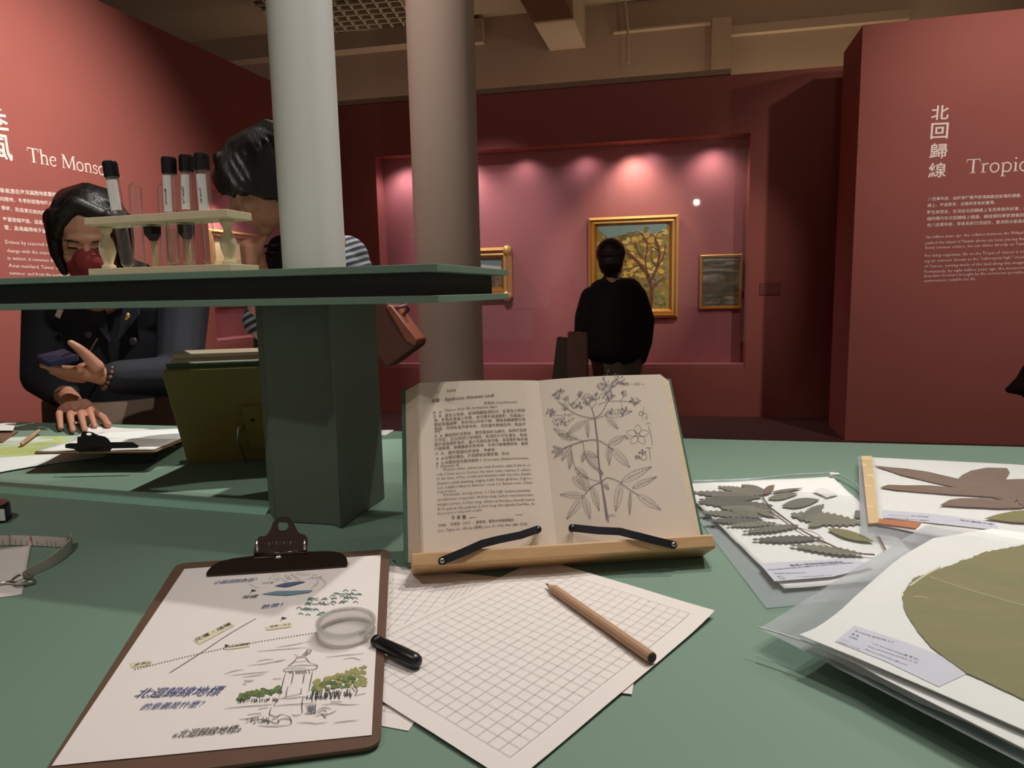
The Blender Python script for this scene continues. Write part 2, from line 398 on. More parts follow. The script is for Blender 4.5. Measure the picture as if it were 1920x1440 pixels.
# serif headings drawn stroke by stroke
GL = {
 'T': (.66, [([(.03, .66), (.63, .66)], .045), ([(.04, .68), (.03, .52)], .03), ([(.62, .68), (.63, .52)], .03), ([(.33, .66), (.33, .02)], .095), ([(.2, .015), (.46, .015)], .03)]),
 'h': (.54, [([(.12, .7), (.12, .02)], .08), ([(.02, .69), (.14, .7)], .03), ([(.12, .36), (.24, .44), (.36, .42), (.41, .32), (.41, .02)], .07), ([(.02, .015), (.23, .015)], .03), ([(.31, .015), (.53, .015)], .03)]),
 'e': (.43, [([(.06, .26), (.38, .28)], .035), ([(.38, .28), (.36, .4), (.23, .45), (.1, .38), (.06, .23), (.11, .07), (.24, .005), (.39, .08)], .06)]),
 'M': (.88, [([(.13, .66), (.11, .02)], .05), ([(.14, .67), (.44, .04)], .1), ([(.44, .04), (.72, .67)], .045), ([(.73, .66), (.76, .02)], .095), ([(.02, .66), (.17, .66)], .03), ([(.7, .66), (.86, .66)], .03), ([(.01, .015), (.22, .015)], .03), ([(.63, .015), (.88, .015)], .03)]),
 'o': (.5, [([(.25, .445), (.1, .37), (.06, .22), (.12, .06), (.25, 0), (.38, .07), (.43, .22), (.38, .38), (.25, .445)], .065)]),
 'n': (.54, [([(.12, .43), (.12, .02)], .08), ([(.02, .41), (.12, .44)], .03), ([(.12, .35), (.24, .44), (.36, .42), (.41, .32), (.41, .02)], .07), ([(.02, .015), (.23, .015)], .03), ([(.31, .015), (.53, .015)], .03)]),
 's': (.36, [([(.3, .36), (.2, .44), (.08, .38), (.1, .27), (.26, .2), (.29, .08), (.18, 0), (.05, .06)], .055), ([(.3, .43), (.31, .33)], .03), ([(.04, .12), (.05, .01)], .03)]),
 'r': (.38, [([(.12, .43), (.12, .02)], .08), ([(.02, .41), (.12, .44)], .03), ([(.12, .33), (.22, .43), (.34, .42)], .06), ([(.02, .015), (.25, .015)], .03)]),
 'p': (.54, [([(.12, .43), (.12, -.2)], .08), ([(.02, .41), (.12, .44)], .03), ([(.12, .36), (.26, .445), (.42, .38), (.47, .22), (.4, .05), (.27, 0), (.13, .06)], .065), ([(.02, -.21), (.25, -.21)], .03)]),
 'i': (.26, [([(.13, .43), (.13, .02)], .08), ([(.03, .41), (.13, .44)], .03), ([(.12, .6), (.135, .66)], .09), ([(.03, .015), (.24, .015)], .03)]),
 'c': (.42, [([(.37, .36), (.24, .445), (.1, .37), (.06, .22), (.12, .06), (.25, 0), (.38, .07)], .065)]),
 'f': (.3, [([(.13, .02), (.13, .5), (.18, .66), (.32, .68)], .07), ([(.03, .42), (.26, .42)], .03), ([(.03, .015), (.25, .015)], .03)]),
 'C': (.66, [([(.6, .5), (.52, .64), (.36, .68), (.14, .58), (.06, .34), (.14, .1), (.36, 0), (.6, .12)], .07), ([(.6, .68), (.61, .48)], .03)]),
 'a': (.44, [([(.09, .36), (.2, .445), (.31, .38), (.31, .08), (.4, .02)], .065), ([(.31, .26), (.12, .2), (.06, .1), (.14, .01), (.3, .08)], .055)]),
}
def serif(mb, pl, s, a, b, h_em, lift=.002):
    P, n = pl; A = hit(*a, P, n); B = hit(*b, P, n); d = (B - A); L = d.length; d /= L; u = n.cross(d).normalized()
    tot = sum(GL[c][0] if c in GL else .28 for c in s); k = L / tot; x = 0
    for c in s:
        if c in GL:
            for pts, w in GL[c][1]:
                q = smoothpts(pts, 4) if len(pts) > 2 else pts
                stroke(mb, [A + d * (x + px) * k + u * py * k * h_em for px, py in q], n, w * k, lift=lift)
            x += GL[c][0]
        else: x += .28
def wl(mb, pl, rows, **k):
    for s, a, b in rows: text_on(mb, pl, s, a, b, lift=.002, **k)
lt = MB(); serif(lt, PL, 'The Monsoon', (52, 303), (226, 334), 1.05)
text_on(lt, PL, '季', (-32, 247), (19, 252), lift=.002, off=.012, res=2); text_on(lt, PL, '風', (-26, 290), (24, 298), lift=.002, off=.012, res=2)
lt.build('lettering', LETTER, wall_left)
lt = MB(); wl(lt, PL, [('季風源自海洋與陸地氣壓的高低變化，夏季的', (0, 361), (168, 373)), ('向陸地，冬季則從陸地盤入海洋，吹動', (0, 376), (135, 388)), ('季時，則自東北吹向西南。', (2, 393), (96, 404)),
   ('每當穿越海面，這道風變得濕潤多雲', (5, 414), (132, 425)), ('雪，為島嶼帶來多變的天氣與雨水', (8, 430), (136, 441))], res=1, off=.01)
wl(lt, PL, [('Driven by seasonal shifts in the air, winds', (10, 457), (160, 466)), ('change with the seasons. In the summer and', (12, 473), (165, 481)), ('in winter, it reverses direction across the', (14, 487), (160, 495)),
   ('Asian mainland, Taiwan experiences rain in', (16, 501), (165, 508)), ('summer, and from the northeast in the winter', (17, 515), (172, 521)), ('Such seasonal winds have carried many', (20, 530), (160, 536)), ('ships and people over to the island.', (21, 543), (140, 548))], res=1)
lt.build('lettering', LETTER, wall_left)
lt = MB()
for c, (x, y) in zip('北回歸線', [(1745, 223), (1744, 258), (1742, 295), (1740, 331)]):
    text_on(lt, PR, c, (x, y), (x + 33, y - 1.5), lift=.002, off=.014, res=2, hs=.93)
serif(lt, PR, 'Tropic of Cancer', (1810, 325), (2115, 312), 1.0)
lt.build('lettering', LETTER, wall_right)
lt = MB()
wl(lt, PR, [('八百萬年前，由於菲律賓海板塊與歐亞板塊的擠壓，臺灣島', (1740, 376), (1945, 368)), ('線上，每逢夏至，太陽就會直射臺灣。', (1739, 388), (1866, 382)),
  ('對生命而言，生活在北回歸線上不見得是件好事，根據', (1738, 401), (1935, 393)), ('燥的陽光在北回歸線上相遇，讓這條科學家想像的線成為', (1738, 413), (1945, 405)), ('在八百萬年前，季風系統已然成形，豐沛的水氣為島嶼帶來', (1738, 425), (1950, 416))], off=.008)
wl(lt, PR, [('Six million years ago, the collision between the Philippine Sea', (1736, 447), (1942, 437)), ('pushed the island of Taiwan above sea level, placing the island', (1735, 458), (1942, 449)), ('Every summer solstice, the sun shines directly on Taiwan.', (1735, 467), (1930, 459)),
  ('For living organisms, life on the Tropic of Cancer is not easy', (1734, 482), (1942, 473)), ('ing air currents, known as the "subtropical high," meet', (1734, 492), (1920, 484)), ('of Cancer, turning much of the land along this imaginary', (1733, 502), (1932, 494)),
  ('Fortunately, by eight million years ago, the monsoon', (1733, 512), (1920, 504)), ('abundant moisture brought by the monsoons provided an', (1732, 520), (1932, 512)), ('environment, suitable for life.', (1732, 529), (1830, 525))])
lt.build('lettering', LETTER, wall_right)
PBn = (qB(0, 0, .20), nB)     # back panel of the case
tg_ = MB(); p = hit(1424, 553, *PB); 
tagp = MB().box(p, dB * .18, UPZ * .11, nB * .008).build('wall_label_plate', mat('plate_red', (128, 60, 56), .5)); tag(tagp, 'small red caption plate on the dark wall right of the display window', 'wall label')
#==PAINTINGS==
def painting(name, label, pl, x0, y0, x1, y1, fw, canv, rows=3, depth=.06, group=None):
    P, n = pl; a = hit(x0, y1, P, n); b = hit(x1, y0, P, n); d = V((-n.y, n.x, 0))
    if d.dot(b - a) < 0: d = -d
    w = (b - a).dot(d); h = b.z - a.z; t = thing(name, label, 'painting', a + d * w / 2, group)
    q = lambda s, z, o: a + d * s + UPZ * z + n * o
    steps = [(0, .02, fw * .0), (fw * .30, depth, 0), (fw * .45, depth * .6, 0), (fw * .7, depth * .75, 0), (fw, depth * .25, 0)]
    names = [((0, 0), (w, 0)), ((w, 0), (w, h)), ((w, h), (0, h)), ((0, h), (0, 0))]
    inn = lambda k: [(k, k), (w - k, k), (w - k, h - k), (k, h - k)]
    for sidei in range(4):
        mb = MB(); vs = []
        for k, o, _ in [(0, 0, 0)] + steps: c = inn(k); vs += [q(*c[sidei], o), q(*c[(sidei + 1) % 4], o)]
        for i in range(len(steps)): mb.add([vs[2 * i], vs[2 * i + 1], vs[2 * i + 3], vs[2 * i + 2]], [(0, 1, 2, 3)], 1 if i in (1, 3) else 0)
        mb.build('frame_rail', [GOLD, GOLDL], t)
    c = inn(fw); cm = MB(); cm.add([q(*p, depth * .2) for p in c], [(0, 1, 2, 3)]); cv = cm.build('canvas', canv, t)
    return t, q, w, h
def paintmat(name, cols, scale, dist=1.5, stretch=(1, 1, 1)):
    m = bpy.data.materials.new(name); m.use_nodes = True; nt = m.node_tree; b = nt.nodes['Principled BSDF']; b.inputs['Roughness'].default_value = .45
    tc = nt.nodes.new('ShaderNodeTexCoord'); mp = nt.nodes.new('ShaderNodeMapping'); mp.inputs['Scale'].default_value = stretch
    n = nt.nodes.new('ShaderNodeTexNoise'); n.inputs['Scale'].default_value = scale; n.inputs['Detail'].default_value = 6; n.inputs['Distortion'].default_value = dist
    cr = nt.nodes.new('ShaderNodeValToRGB'); e = cr.color_ramp.elements
    for i, (p, c) in enumerate(cols):
        if i < 2: e[i].position = p; e[i].color = srgb(*c)
        else: x = e.new(p); x.color = srgb(*c)
    nt.links.new(tc.outputs['Object'], mp.inputs[0]); nt.links.new(mp.outputs[0], n.inputs[0]); nt.links.new(n.outputs[0], cr.inputs[0]); nt.links.new(cr.outputs[0], b.inputs['Base Color']); return m
PF = (PBn[0] + nB * .012, nB)
ptree, qt, tw, thh = painting('tree_painting', 'large gilt-framed painting of a yellow tree, behind the person in black', PF, 1104, 402, 1273, 597, .085, paintmat('tree_ground', [(.3, (120, 112, 56)), (.7, (216, 194, 108)), (.45, (178, 154, 76)), (.56, (138, 130, 76))], 12))
cp_ = (PF[0] + nB * .016, nB)
pt = MB(); random.seed(3)
SKYP = 0
def blob(mb, pl, cx, cy, rx, ry, mi, n=9, lift=.001):
    ppoly(mb, pl, [(cx + rx * math.cos(6.283 * k / n) * random.uniform(.75, 1.1), cy + ry * math.sin(6.283 * k / n) * random.uniform(.75, 1.1)) for k in range(n)], lift, mi)
ppoly(pt, cp_, [(1122, 424), (1250, 414), (1250, 440), (1180, 438), (1140, 447), (1122, 432)], .001, 0)
for k in range(90):
    x = random.uniform(1165, 1248); y = random.uniform(424, 520)
    blob(pt, cp_, x, y, random.uniform(3, 9), random.uniform(2, 6), random.choice([1, 2, 2, 3, 1]), lift=.0015 + k * 1e-5)
for k in range(26):
    blob(pt, cp_, random.uniform(1205, 1250), random.uniform(515, 575), random.uniform(2, 6), random.uniform(2, 5), random.choice([4, 5, 3]), lift=.0014 + k * 1e-5)
for pts, w in [([(1220, 578), (1222, 545), (1216, 520), (1202, 498), (1186, 482), (1172, 470)], .03), ([(1218, 530), (1232, 500), (1236, 470), (1228, 448)], .022), ([(1232, 500), (1244, 482), (1248, 460)], .014), ([(1216, 520), (1210, 490), (1214, 460), (1204, 440)], .014), ([(1202, 498), (1190, 500), (1178, 508)], .01), ([(1236, 470), (1222, 462), (1212, 452)], .01), ([(1210, 490), (1196, 470), (1190, 452)], .009), ([(1222, 545), (1234, 528), (1246, 522)], .012), ([(1232, 500), (1222, 486), (1222, 470)], .009), ([(1186, 482), (1176, 490), (1168, 488)], .007), ([(1204, 440), (1196, 434), (1186, 438)], .007), ([(1228, 448), (1236, 436), (1246, 434)], .008), ([(1204, 500), (1190, 512), (1184, 528)], .010), ([(1222, 560), (1206, 552), (1196, 556)], .010)]:
    pstroke(pt, cp_, pts, w, 6, .003)
pt.build('painted_tree', [mat('p_sky', (140, 176, 186), .5), mat('p_yel', (240, 216, 128), .5), mat('p_ylw', (226, 190, 92), .5), mat('p_olv', (140, 134, 66), .5), mat('p_grn', (96, 104, 76), .5), mat('p_blu', (128, 140, 132), .5), mat('p_trunk', (120, 66, 48), .5)], ptree)
pm2 = paintmat('sea_ground', [(.3, (70, 92, 96)), (.7, (168, 176, 168)), (.5, (96, 84, 54))], 3, 1, (1, 1, 5))
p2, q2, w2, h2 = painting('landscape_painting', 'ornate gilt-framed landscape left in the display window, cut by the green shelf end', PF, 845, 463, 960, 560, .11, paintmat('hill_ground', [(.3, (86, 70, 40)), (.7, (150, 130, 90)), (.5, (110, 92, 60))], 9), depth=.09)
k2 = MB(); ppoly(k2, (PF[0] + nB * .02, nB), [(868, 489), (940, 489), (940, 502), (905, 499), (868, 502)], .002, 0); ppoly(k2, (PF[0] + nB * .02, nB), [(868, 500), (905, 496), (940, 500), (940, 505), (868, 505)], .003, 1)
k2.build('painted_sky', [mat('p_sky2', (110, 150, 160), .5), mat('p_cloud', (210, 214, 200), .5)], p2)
for (x, y) in ((953, 470), (953, 555)):
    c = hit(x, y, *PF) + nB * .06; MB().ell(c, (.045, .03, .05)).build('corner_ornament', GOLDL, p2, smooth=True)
p3, q3, w3, h3 = painting('reflected_painting', 'glass reflection of a small framed grey-blue seascape, built solid at the right end of the display window', PF, 1311, 476, 1392, 580, .03, pm2, depth=.03)  # a reflection in the glass, modelled as a picture inside the case
# left-wall niche painting
PLn = (qL(0, 0, .3) + PL[1] * .012, PL[1])
p4, q4, w4, h4 = painting('cream_painting', 'pale gilt-framed picture in the left wall niche, behind the test tube rack', PLn, 395, 440, 487, 577, .07, mat('p_cream', (206, 196, 150), .5, var=.1, scale=6), depth=.05)
# case lighting
cs = lambda x, y, o: hit(x, y, PBn[0], nB) + nB * o
def cl(x, o=.17): p = hit(x, 400, PBn[0], nB) + nB * o; p.z = bz1 - .04; return p
area('upper_wall_fill', qU(.7, 2.3, .28), qU(.7, 4.1, .30), 11, 3.6, .10, (1, .84, .66))  # unseen strips added behind the partition to brighten upper wall and ceiling
area('upper_wall_fill_right', qU(4.2, 2.3, .28), qU(4.2, 4.1, .30), 17, 2.6, .10, (1, .92, .62))
for k in range(6): spot('case_fill', qB(bs0 + (bs1 - bs0) * (k + .5) / 6, bz1 - .03, .05), qB(bs0 + (bs1 - bs0) * (k + .5) / 6, bz0 + .4, .2), 4, 140, 1, (1, .82, .84), .03)
spot('room_fill_tree', (1.55, 4.0, 3.95), (1.12, 6.6, 1.55), 270, 26, .7, (1, .84, .60), .04)  # three unseen spots added in the room to brighten the case pictures
spot('room_fill_left', (-.55, 4.3, 3.95), (-.15, 7.0, 1.35), 300, 34, .8, (1, .84, .84), .04)
spot('room_fill_right', (2.0, 4.0, 3.95), (1.95, 6.4, 1.2), 80, 26, .9, (1, .82, .72), .04)
spot('case_spot_main', cl(1185), cs(1195, 470, .0), 24, 120, 1, (1, .82, .62), .06)
spot('case_spot_left', cl(870), cs(880, 520, .0), 22, 130, 1, (1, .84, .84), .08)
spot('case_spot_far_left', cl(760), cs(790, 640, .0), 14, 130, 1, (1, .82, .86), .08)
spot('case_spot_right', cl(1330), cs(1310, 640, .0), 10, 130, 1, (1, .80, .72), .08)
spot('niche_light', qL(ls0 + .35, lz1 - .05, .10), qL(ls0 + .45, lz0 + .3, .25), 24, 130, 1, (1, .78, .70), .03)
# lamp head whose reflection shows in the display glass
_r = ray(1334, 285); _h = hit(1334, 285, *PB); _rr = (_r - 2 * _r.dot(PB[1]) * PB[1]).normalized(); lp = _h + _rr * ((3.9 - _h.z) / _rr.z if _rr.z > .02 else 8)
if lp.y < -6 or (lp - _h).length > 12: lp = _h + _rr * 7.5
lamp = thing('track_spotlight', 'small white track spotlight behind the viewer, seen only as a reflection dot', 'spotlight', lp)
MB().ell(lp, (.028, .028, .028)).build('lamp_bulb', mat('lamp_glow', (255, 250, 240), .5, emit=60), lamp, smooth=True)
MB().lathe(lp - _rr * .05, -_rr * -1, [(.055, -.02), (.06, -.16), (.02, -.18)][::-1], 16).build('lamp_housing', BLACKM, lamp, smooth=True)
#==TABLE==
TU = unit2(-16); TV = unit2(74)
fE0 = at(0, 793); fE1 = at(730, 808); fE2 = at(1320, 823); fE3 = at(1920, 838)
table = thing('display_table', 'large green laminate exhibition table filling the foreground', 'table', (0, .8, 0))
f0 = fE1 + (fE0 - fE1) * 1.9; f3 = fE3 + (fE3 - fE2) * .8
top = [V((-1.9, .05, TZ)), V((1.5, .02, TZ)), V((f3.x, f3.y, TZ)), fE2, fE1, V((f0.x, f0.y, TZ))]
MB().prism([p - UPZ * .03 for p in top], UPZ * .03).build('table_top', GREEN, table)
c_ = sum(top, V()) / 6
ins = [c_ + (p - c_) * .8 for p in top]
for i, p in enumerate(ins): 
    q = ins[(i + 1) % 6]; p0 = V((p.x, p.y, 0)); q0 = V((q.x, q.y, 0)); nn = (q0 - p0).cross(UPZ).normalized() * -.02
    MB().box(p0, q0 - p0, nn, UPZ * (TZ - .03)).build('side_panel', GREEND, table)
# raised tier at the back left, with a front edge whose brightness is painted in
sA = at(0, 921); sB = at(505, 962); sd = (sB - sA).normalized(); TS = .006
sL = sA - sd * .9
bk = V((-sd.y, sd.x, 0))
tier = [sL, sB, sB + bk * .30, sL + bk * .62]
far = lambda p: p
ti = [sL, sB, at(680, 812), V((f0.x * .93, f0.y - .03, TZ))]
MB().prism(ti, UPZ * TS).build('raised_tier', GREEN, table)
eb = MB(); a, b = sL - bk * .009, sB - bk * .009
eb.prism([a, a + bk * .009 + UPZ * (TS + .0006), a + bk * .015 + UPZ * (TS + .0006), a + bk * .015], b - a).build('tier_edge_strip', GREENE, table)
TB = TZ + TS
# post with chamfered corners
pp = [(505, 962), (516, 979), (622, 985), (640, 992), (722, 934)]
P_ = [at(*p) for p in pp]; 
P_ = [P_[0], P_[1], P_[2], P_[3], P_[4]]
back = P_[4] + (P_[0] - P_[3]) * .98
ST = CAMZ + .0
SC = dep(822, 568, .75)
SZ0 = dep(822, 568, .75).z; SZ1 = dep(822, 494, .75).z
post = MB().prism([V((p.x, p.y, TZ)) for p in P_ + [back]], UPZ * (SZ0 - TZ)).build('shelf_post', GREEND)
tag(post, 'square green post with trimmed corners carrying the shelf', 'post'); bevel(post, .002)
# shelf: two boards and the dark recess between them
SU = unit2(-16); SV = unit2(74)
def sp(a, b, z): p = V((SC.x, SC.y, 0)) + SU * a + SV * b; p.z = z; return p
shelf = thing('tiered_shelf', 'green two-board shelf with a dark recess, raised on the post above the table', 'shelf', (SC.x - .3, SC.y + .2, SZ0))
SD = .275; SLn = 1.5; bt = .0082
for nm, z in (('lower_board', SZ0), ('upper_board', SZ1 - bt)):
    bevel(MB().box(sp(-SLn, 0, z), SU * SLn, SV * SD, UPZ * bt).build(nm, GREEN, shelf), .0006)
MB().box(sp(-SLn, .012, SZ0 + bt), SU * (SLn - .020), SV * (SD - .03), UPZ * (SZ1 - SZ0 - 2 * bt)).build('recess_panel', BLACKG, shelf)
#==PAPERS==
def rect_from(a, b, wid, side=1):
    d = (b - a).normalized(); p = V((-d.y, d.x, 0)) * side; return [a, b, b + p * wid, a + p * wid]
def graph_sheet(label, corners, z, seed, cell=.0104, mx=.013, curl=0):
    c = [V((p.x, p.y, z)) for p in corners]
    fn = lambda s, t: .0008 * noise.noise(V((s * 3 + seed, t * 3, 0))) + curl * max(0, (s - .78) / .22) ** 2 * max(0, 1 - t) ** 1
    mb = MB(); sheet(mb, c, 24, 18, fn, .0003); o = mb.build('graph_paper', PAPER, smooth=False); tag(o, label, 'paper', 'loose sheets of graph paper under the book stand')
    g = MB(); Lx = (c[1] - c[0]).length; Ly = (c[3] - c[0]).length; up = (c[1] - c[0]).cross(c[3] - c[0]).normalized()
    def mp(s, t): return c[0] + (c[1] - c[0]) * s + (c[3] - c[0]) * t + up * fn(s, t)
    nx = int((Lx - 2 * mx) / cell); ny = int((Ly - 2 * mx) / cell); x0 = (Lx - nx * cell) / 2 / Lx; y0 = (Ly - ny * cell) / 2 / Ly
    for i in range(nx + 1):
        s = x0 + i * cell / Lx; stroke(g, [mp(s, y0 + (ny * cell / Ly) * k / 24) for k in range(25)], up, .00032, lift=.0007)
    for j in range(ny + 1):
        t = y0 + j * cell / Ly; stroke(g, [mp(x0 + (nx * cell / Lx) * k / 30, t) for k in range(31)], up, .00032, lift=.0007)
    # scale ticks printed along one long margin
    for i in range(0, 58):
        s = .08 + .84 * i / 57; stroke(g, [mp(s, .975), mp(s, .975 - (.018 if i % 5 else .03))], up, .00032, lift=.0007)
    stroke(g, [mp(.08, .975), mp(.92, .975)], up, .00032, lift=.0007)
    g.build('printed_grid', GRIDL, o); return o
Ar = at(1340, 1158); Ab = at(961, 1477)
dL_ = (at(717, 1321) - Ab).normalized() * .21
graph_sheet('top sheet of graph paper, under the kraft pencil', [Ab, Ar, Ar + dL_, Ab + dL_], TZ + .0030, 1, curl=.004)
Br = at(1216, 1121); Bl = at(722, 1074); dBp = (Bl - Br).normalized()
graph_sheet('middle sheet of graph paper whose corner shows right of the pencil tip', rect_from(Br, Br + dBp * .297, .17), TZ + .0017, 2)
Cr = at(766, 1372); 
dC = V((.30, .95, 0)).normalized(); 
graph_sheet('lowest sheet of graph paper, its corner showing beside the clipboard bottom', [Cr, Cr + dC * .26, Cr + dC * .26 + V((-dC.y, dC.x, 0)) * .19, Cr + V((-dC.y, dC.x, 0)) * .19], TZ + .0008, 3)
# pencil
def pencil(label, tip, end, r, lead=True):
    d = (end - tip).normalized(); t = thing('pencil', label, 'pencil', (tip + end) / 2); L = (end - tip).length
    MB().lathe(tip + d * .017, d, [(r, 0), (r, L - .018), (r * .93, L - .017)], 12).build('barrel', KRAFT, t, smooth=False)
    MB().lathe(tip, d, [(.0016, .0060), (r, .017)], 12).build('sharpened_cone', mat('pencil_cedar', (206, 170, 134), .7), t)
    MB().lathe(tip, d, [(.00005, 0), (.0017, .0060)], 8).build('lead_tip', GRAPH, t)
    MB().lathe(end, d, [(r * .9, -.0005), (r * .9, .0008), (r * .7, .0016), (.0001, .0018)], 12).build('dark_end_cap', mat('cap_brown', (60, 42, 38), .5), t, smooth=False)
    return t
pr = .0048
a = at(1023, 1094, TZ + .007); b = at(1222, 1233, TZ + .0036 + pr)
pencil('kraft-barrel pencil lying across the graph paper', a + V((0, 0, 0)), b, pr)
#==CLIPBOARD==
zt, zb = TZ + .0135, TZ + .0052
K = [at(60, 1482, zb), at(713, 1398, zb), at(731, 1029, zt), at(331, 1056, zt)]
kn = (K[1] - K[0]).cross(K[3] - K[0]).normalized(); PK = (K[0], kn)
def rounded(cs, r, n=5):
    out = []
    k = len(cs)
    for i in range(k):
        p = V(cs[i]); a = (V(cs[i - 1]) - p).normalized(); b = (V(cs[(i + 1) % k]) - p).normalized()
        for j in range(n + 1):
            t = j / n; q = (1 - t) ** 2; out.append(p + a * r * q + b * r * t * t)
    return out
clipb = thing('clipboard', 'brown hardboard clipboard with a drawing in the left foreground', 'clipboard', (K[0] + K[2]) / 2)
K2 = [hit(x, y, *PK) for x, y in ((60, 1482), (713, 1398), (731, 1029), (331, 1056))]
bevel(MB().prism([p - kn * .003 for p in rounded(K2, .012)], kn * .003).build('board', HARD, clipb), .0006)
kp = [hit(x, y, *PK) + kn * .0004 for x, y in ((97, 1438), (697, 1380), (714, 1042), (346, 1068))]
sh = MB(); sheet(sh, kp, 20, 26, lambda s, t: .0004 + .0003 * noise.noise(V((s * 3, t * 3, 5))), .0003); kpaper = sh.build('drawing_sheet', PAPER); tag(kpaper, 'white sheet with travel sketch and blue handwriting, held in the clipboard', 'paper')
PD = (kp[0] + kn * .0011, kn)
ink = MB(); c4 = lambda *p: list(p)
# z: local crop coordinates to photo pixels
def zc(pts, x0, y0, k): return [(x0 + a / k, y0 + b / k) for a, b in pts]
def S7(pts, w=.0005, mi=0, sm=True): pstroke(ink, PD, zc(pts, 420, 1200, 6.4), w, mi, 0, sm, True)
mon = [[(850, 165), (880, 195), (930, 200), (985, 180), (1030, 150), (1045, 120), (1010, 105), (980, 120)], [(930, 190), (975, 150), (1010, 110)], [(960, 195), (1000, 150), (1020, 120)],
 [(880, 205), (830, 265), (760, 315)], [(975, 200), (1010, 250), (1040, 275)], [(865, 210), (970, 205)], [(840, 265), (985, 250)], [(1040, 275), (1120, 305), (1090, 350), (990, 350)], [(760, 315), (950, 300), (1110, 305)], [(730, 340), (980, 335)], [(725, 345), (745, 375), (1060, 350)],
 [(745, 380), (715, 470), (690, 580), (660, 690)], [(1065, 360), (1050, 440), (1030, 540), (1015, 620)], [(835, 400), (820, 460), (805, 530)], [(965, 400), (955, 460), (945, 520)], [(770, 550), (750, 620), (745, 680)], [(930, 580), (920, 640)], [(700, 690), (930, 640)],
 [(650, 700), (780, 700), (940, 680), (1060, 700)], [(630, 720), (600, 790)], [(600, 790), (760, 775), (930, 765), (1110, 750)], [(570, 800), (545, 890), (600, 910)], [(950, 680), (935, 770), (940, 880)], [(1060, 700), (1055, 745)], [(1100, 760), (1090, 890)],
 [(780, 370), (790, 400)], [(820, 365), (830, 410)], [(860, 365), (870, 405)], [(900, 365), (905, 405)], [(940, 360), (945, 405)], [(980, 360), (985, 400)], [(1020, 360), (1025, 400)], [(800, 370), (805, 395)], [(880, 365), (885, 400)], [(920, 362), (925, 398)], [(960, 362), (965, 398)],
 [(390, 260), (480, 235), (590, 228)], [(280, 305), (470, 285), (590, 262), (700, 255)], [(600, 262), (690, 240), (740, 235)], [(0, 410), (110, 372), (240, 352)], [(80, 425), (300, 400), (540, 378)], [(225, 443), (380, 425), (490, 405)], [(240, 485), (360, 480)], [(240, 500), (340, 495)], [(220, 528), (270, 530)], [(585, 465), (690, 460)],
 [(620, 85), (800, 60), (1050, 10)], [(390, 135), (700, 110), (1010, 85)], [(1220, 205), (1450, 180), (1685, 160)], [(1430, 230), (1540, 212), (1640, 240)],
 [(0, 820), (200, 800), (470, 780), (600, 765)], [(410, 828), (530, 805)], [(280, 893), (450, 875)], [(180, 950), (300, 940), (450, 900)], [(250, 1000), (330, 965), (460, 950), (640, 1000), (660, 950)], [(410, 1025), (600, 1035), (810, 1015)], [(870, 990), (1010, 990), (1100, 1000), (1240, 985)], [(1310, 993), (1450, 975), (1610, 960)],
 [(1120, 840), (1200, 810), (1290, 825)], [(1110, 870), (1200, 840), (1230, 862)], [(1160, 780), (1320, 765), (1480, 775), (1620, 770)], [(1280, 740), (1410, 738)], [(1560, 665), (1700, 640)], [(1130, 880), (1260, 885), (1350, 840)], [(1100, 915), (1180, 890), (1210, 930), (1235, 885)],
 [(560, 900), (640, 915), (680, 890), (740, 900)], [(740, 905), (790, 930), (810, 990), (780, 1000)], [(650, 960), (720, 940), (800, 960)], [(810, 890), (860, 905), (920, 890)], [(1550, 540), (1600, 600), (1570, 660)], [(1530, 560), (1575, 620)]]
for s in mon: S7(s, .0006)
random.seed(11)
for k in range(46):   # grass and reeds around the monument
    x = random.uniform(150, 640); y = 745 - (x - 150) * .04 + random.uniform(-15, 15); S7([(x, y), (x + random.uniform(-12, 22), y - random.uniform(20, 45))], .0005)
for k in range(60):
    x = random.uniform(980, 1540); y = 710 - (x - 980) * .05 + random.uniform(-25, 20); S7([(x, y), (x + random.uniform(-25, 35), y - random.uniform(35, 95))], .0006)
for k in range(34):
    x = random.uniform(270, 640); y = random.uniform(945, 1010); S7([(x, y), (x + random.uniform(-20, 25), y - random.uniform(15, 35))], .0005)
for k in range(26):
    x = random.uniform(1000, 1080); y = random.uniform(780, 880); S7([(x - 40, y + 10), (x + 25, y - 12)], .0008, 5)
def S6(pts, w=.0005, mi=0, sm=True): pstroke(ink, PD, zc(pts, 370, 980, 5.818), w, mi, 0, sm, True)
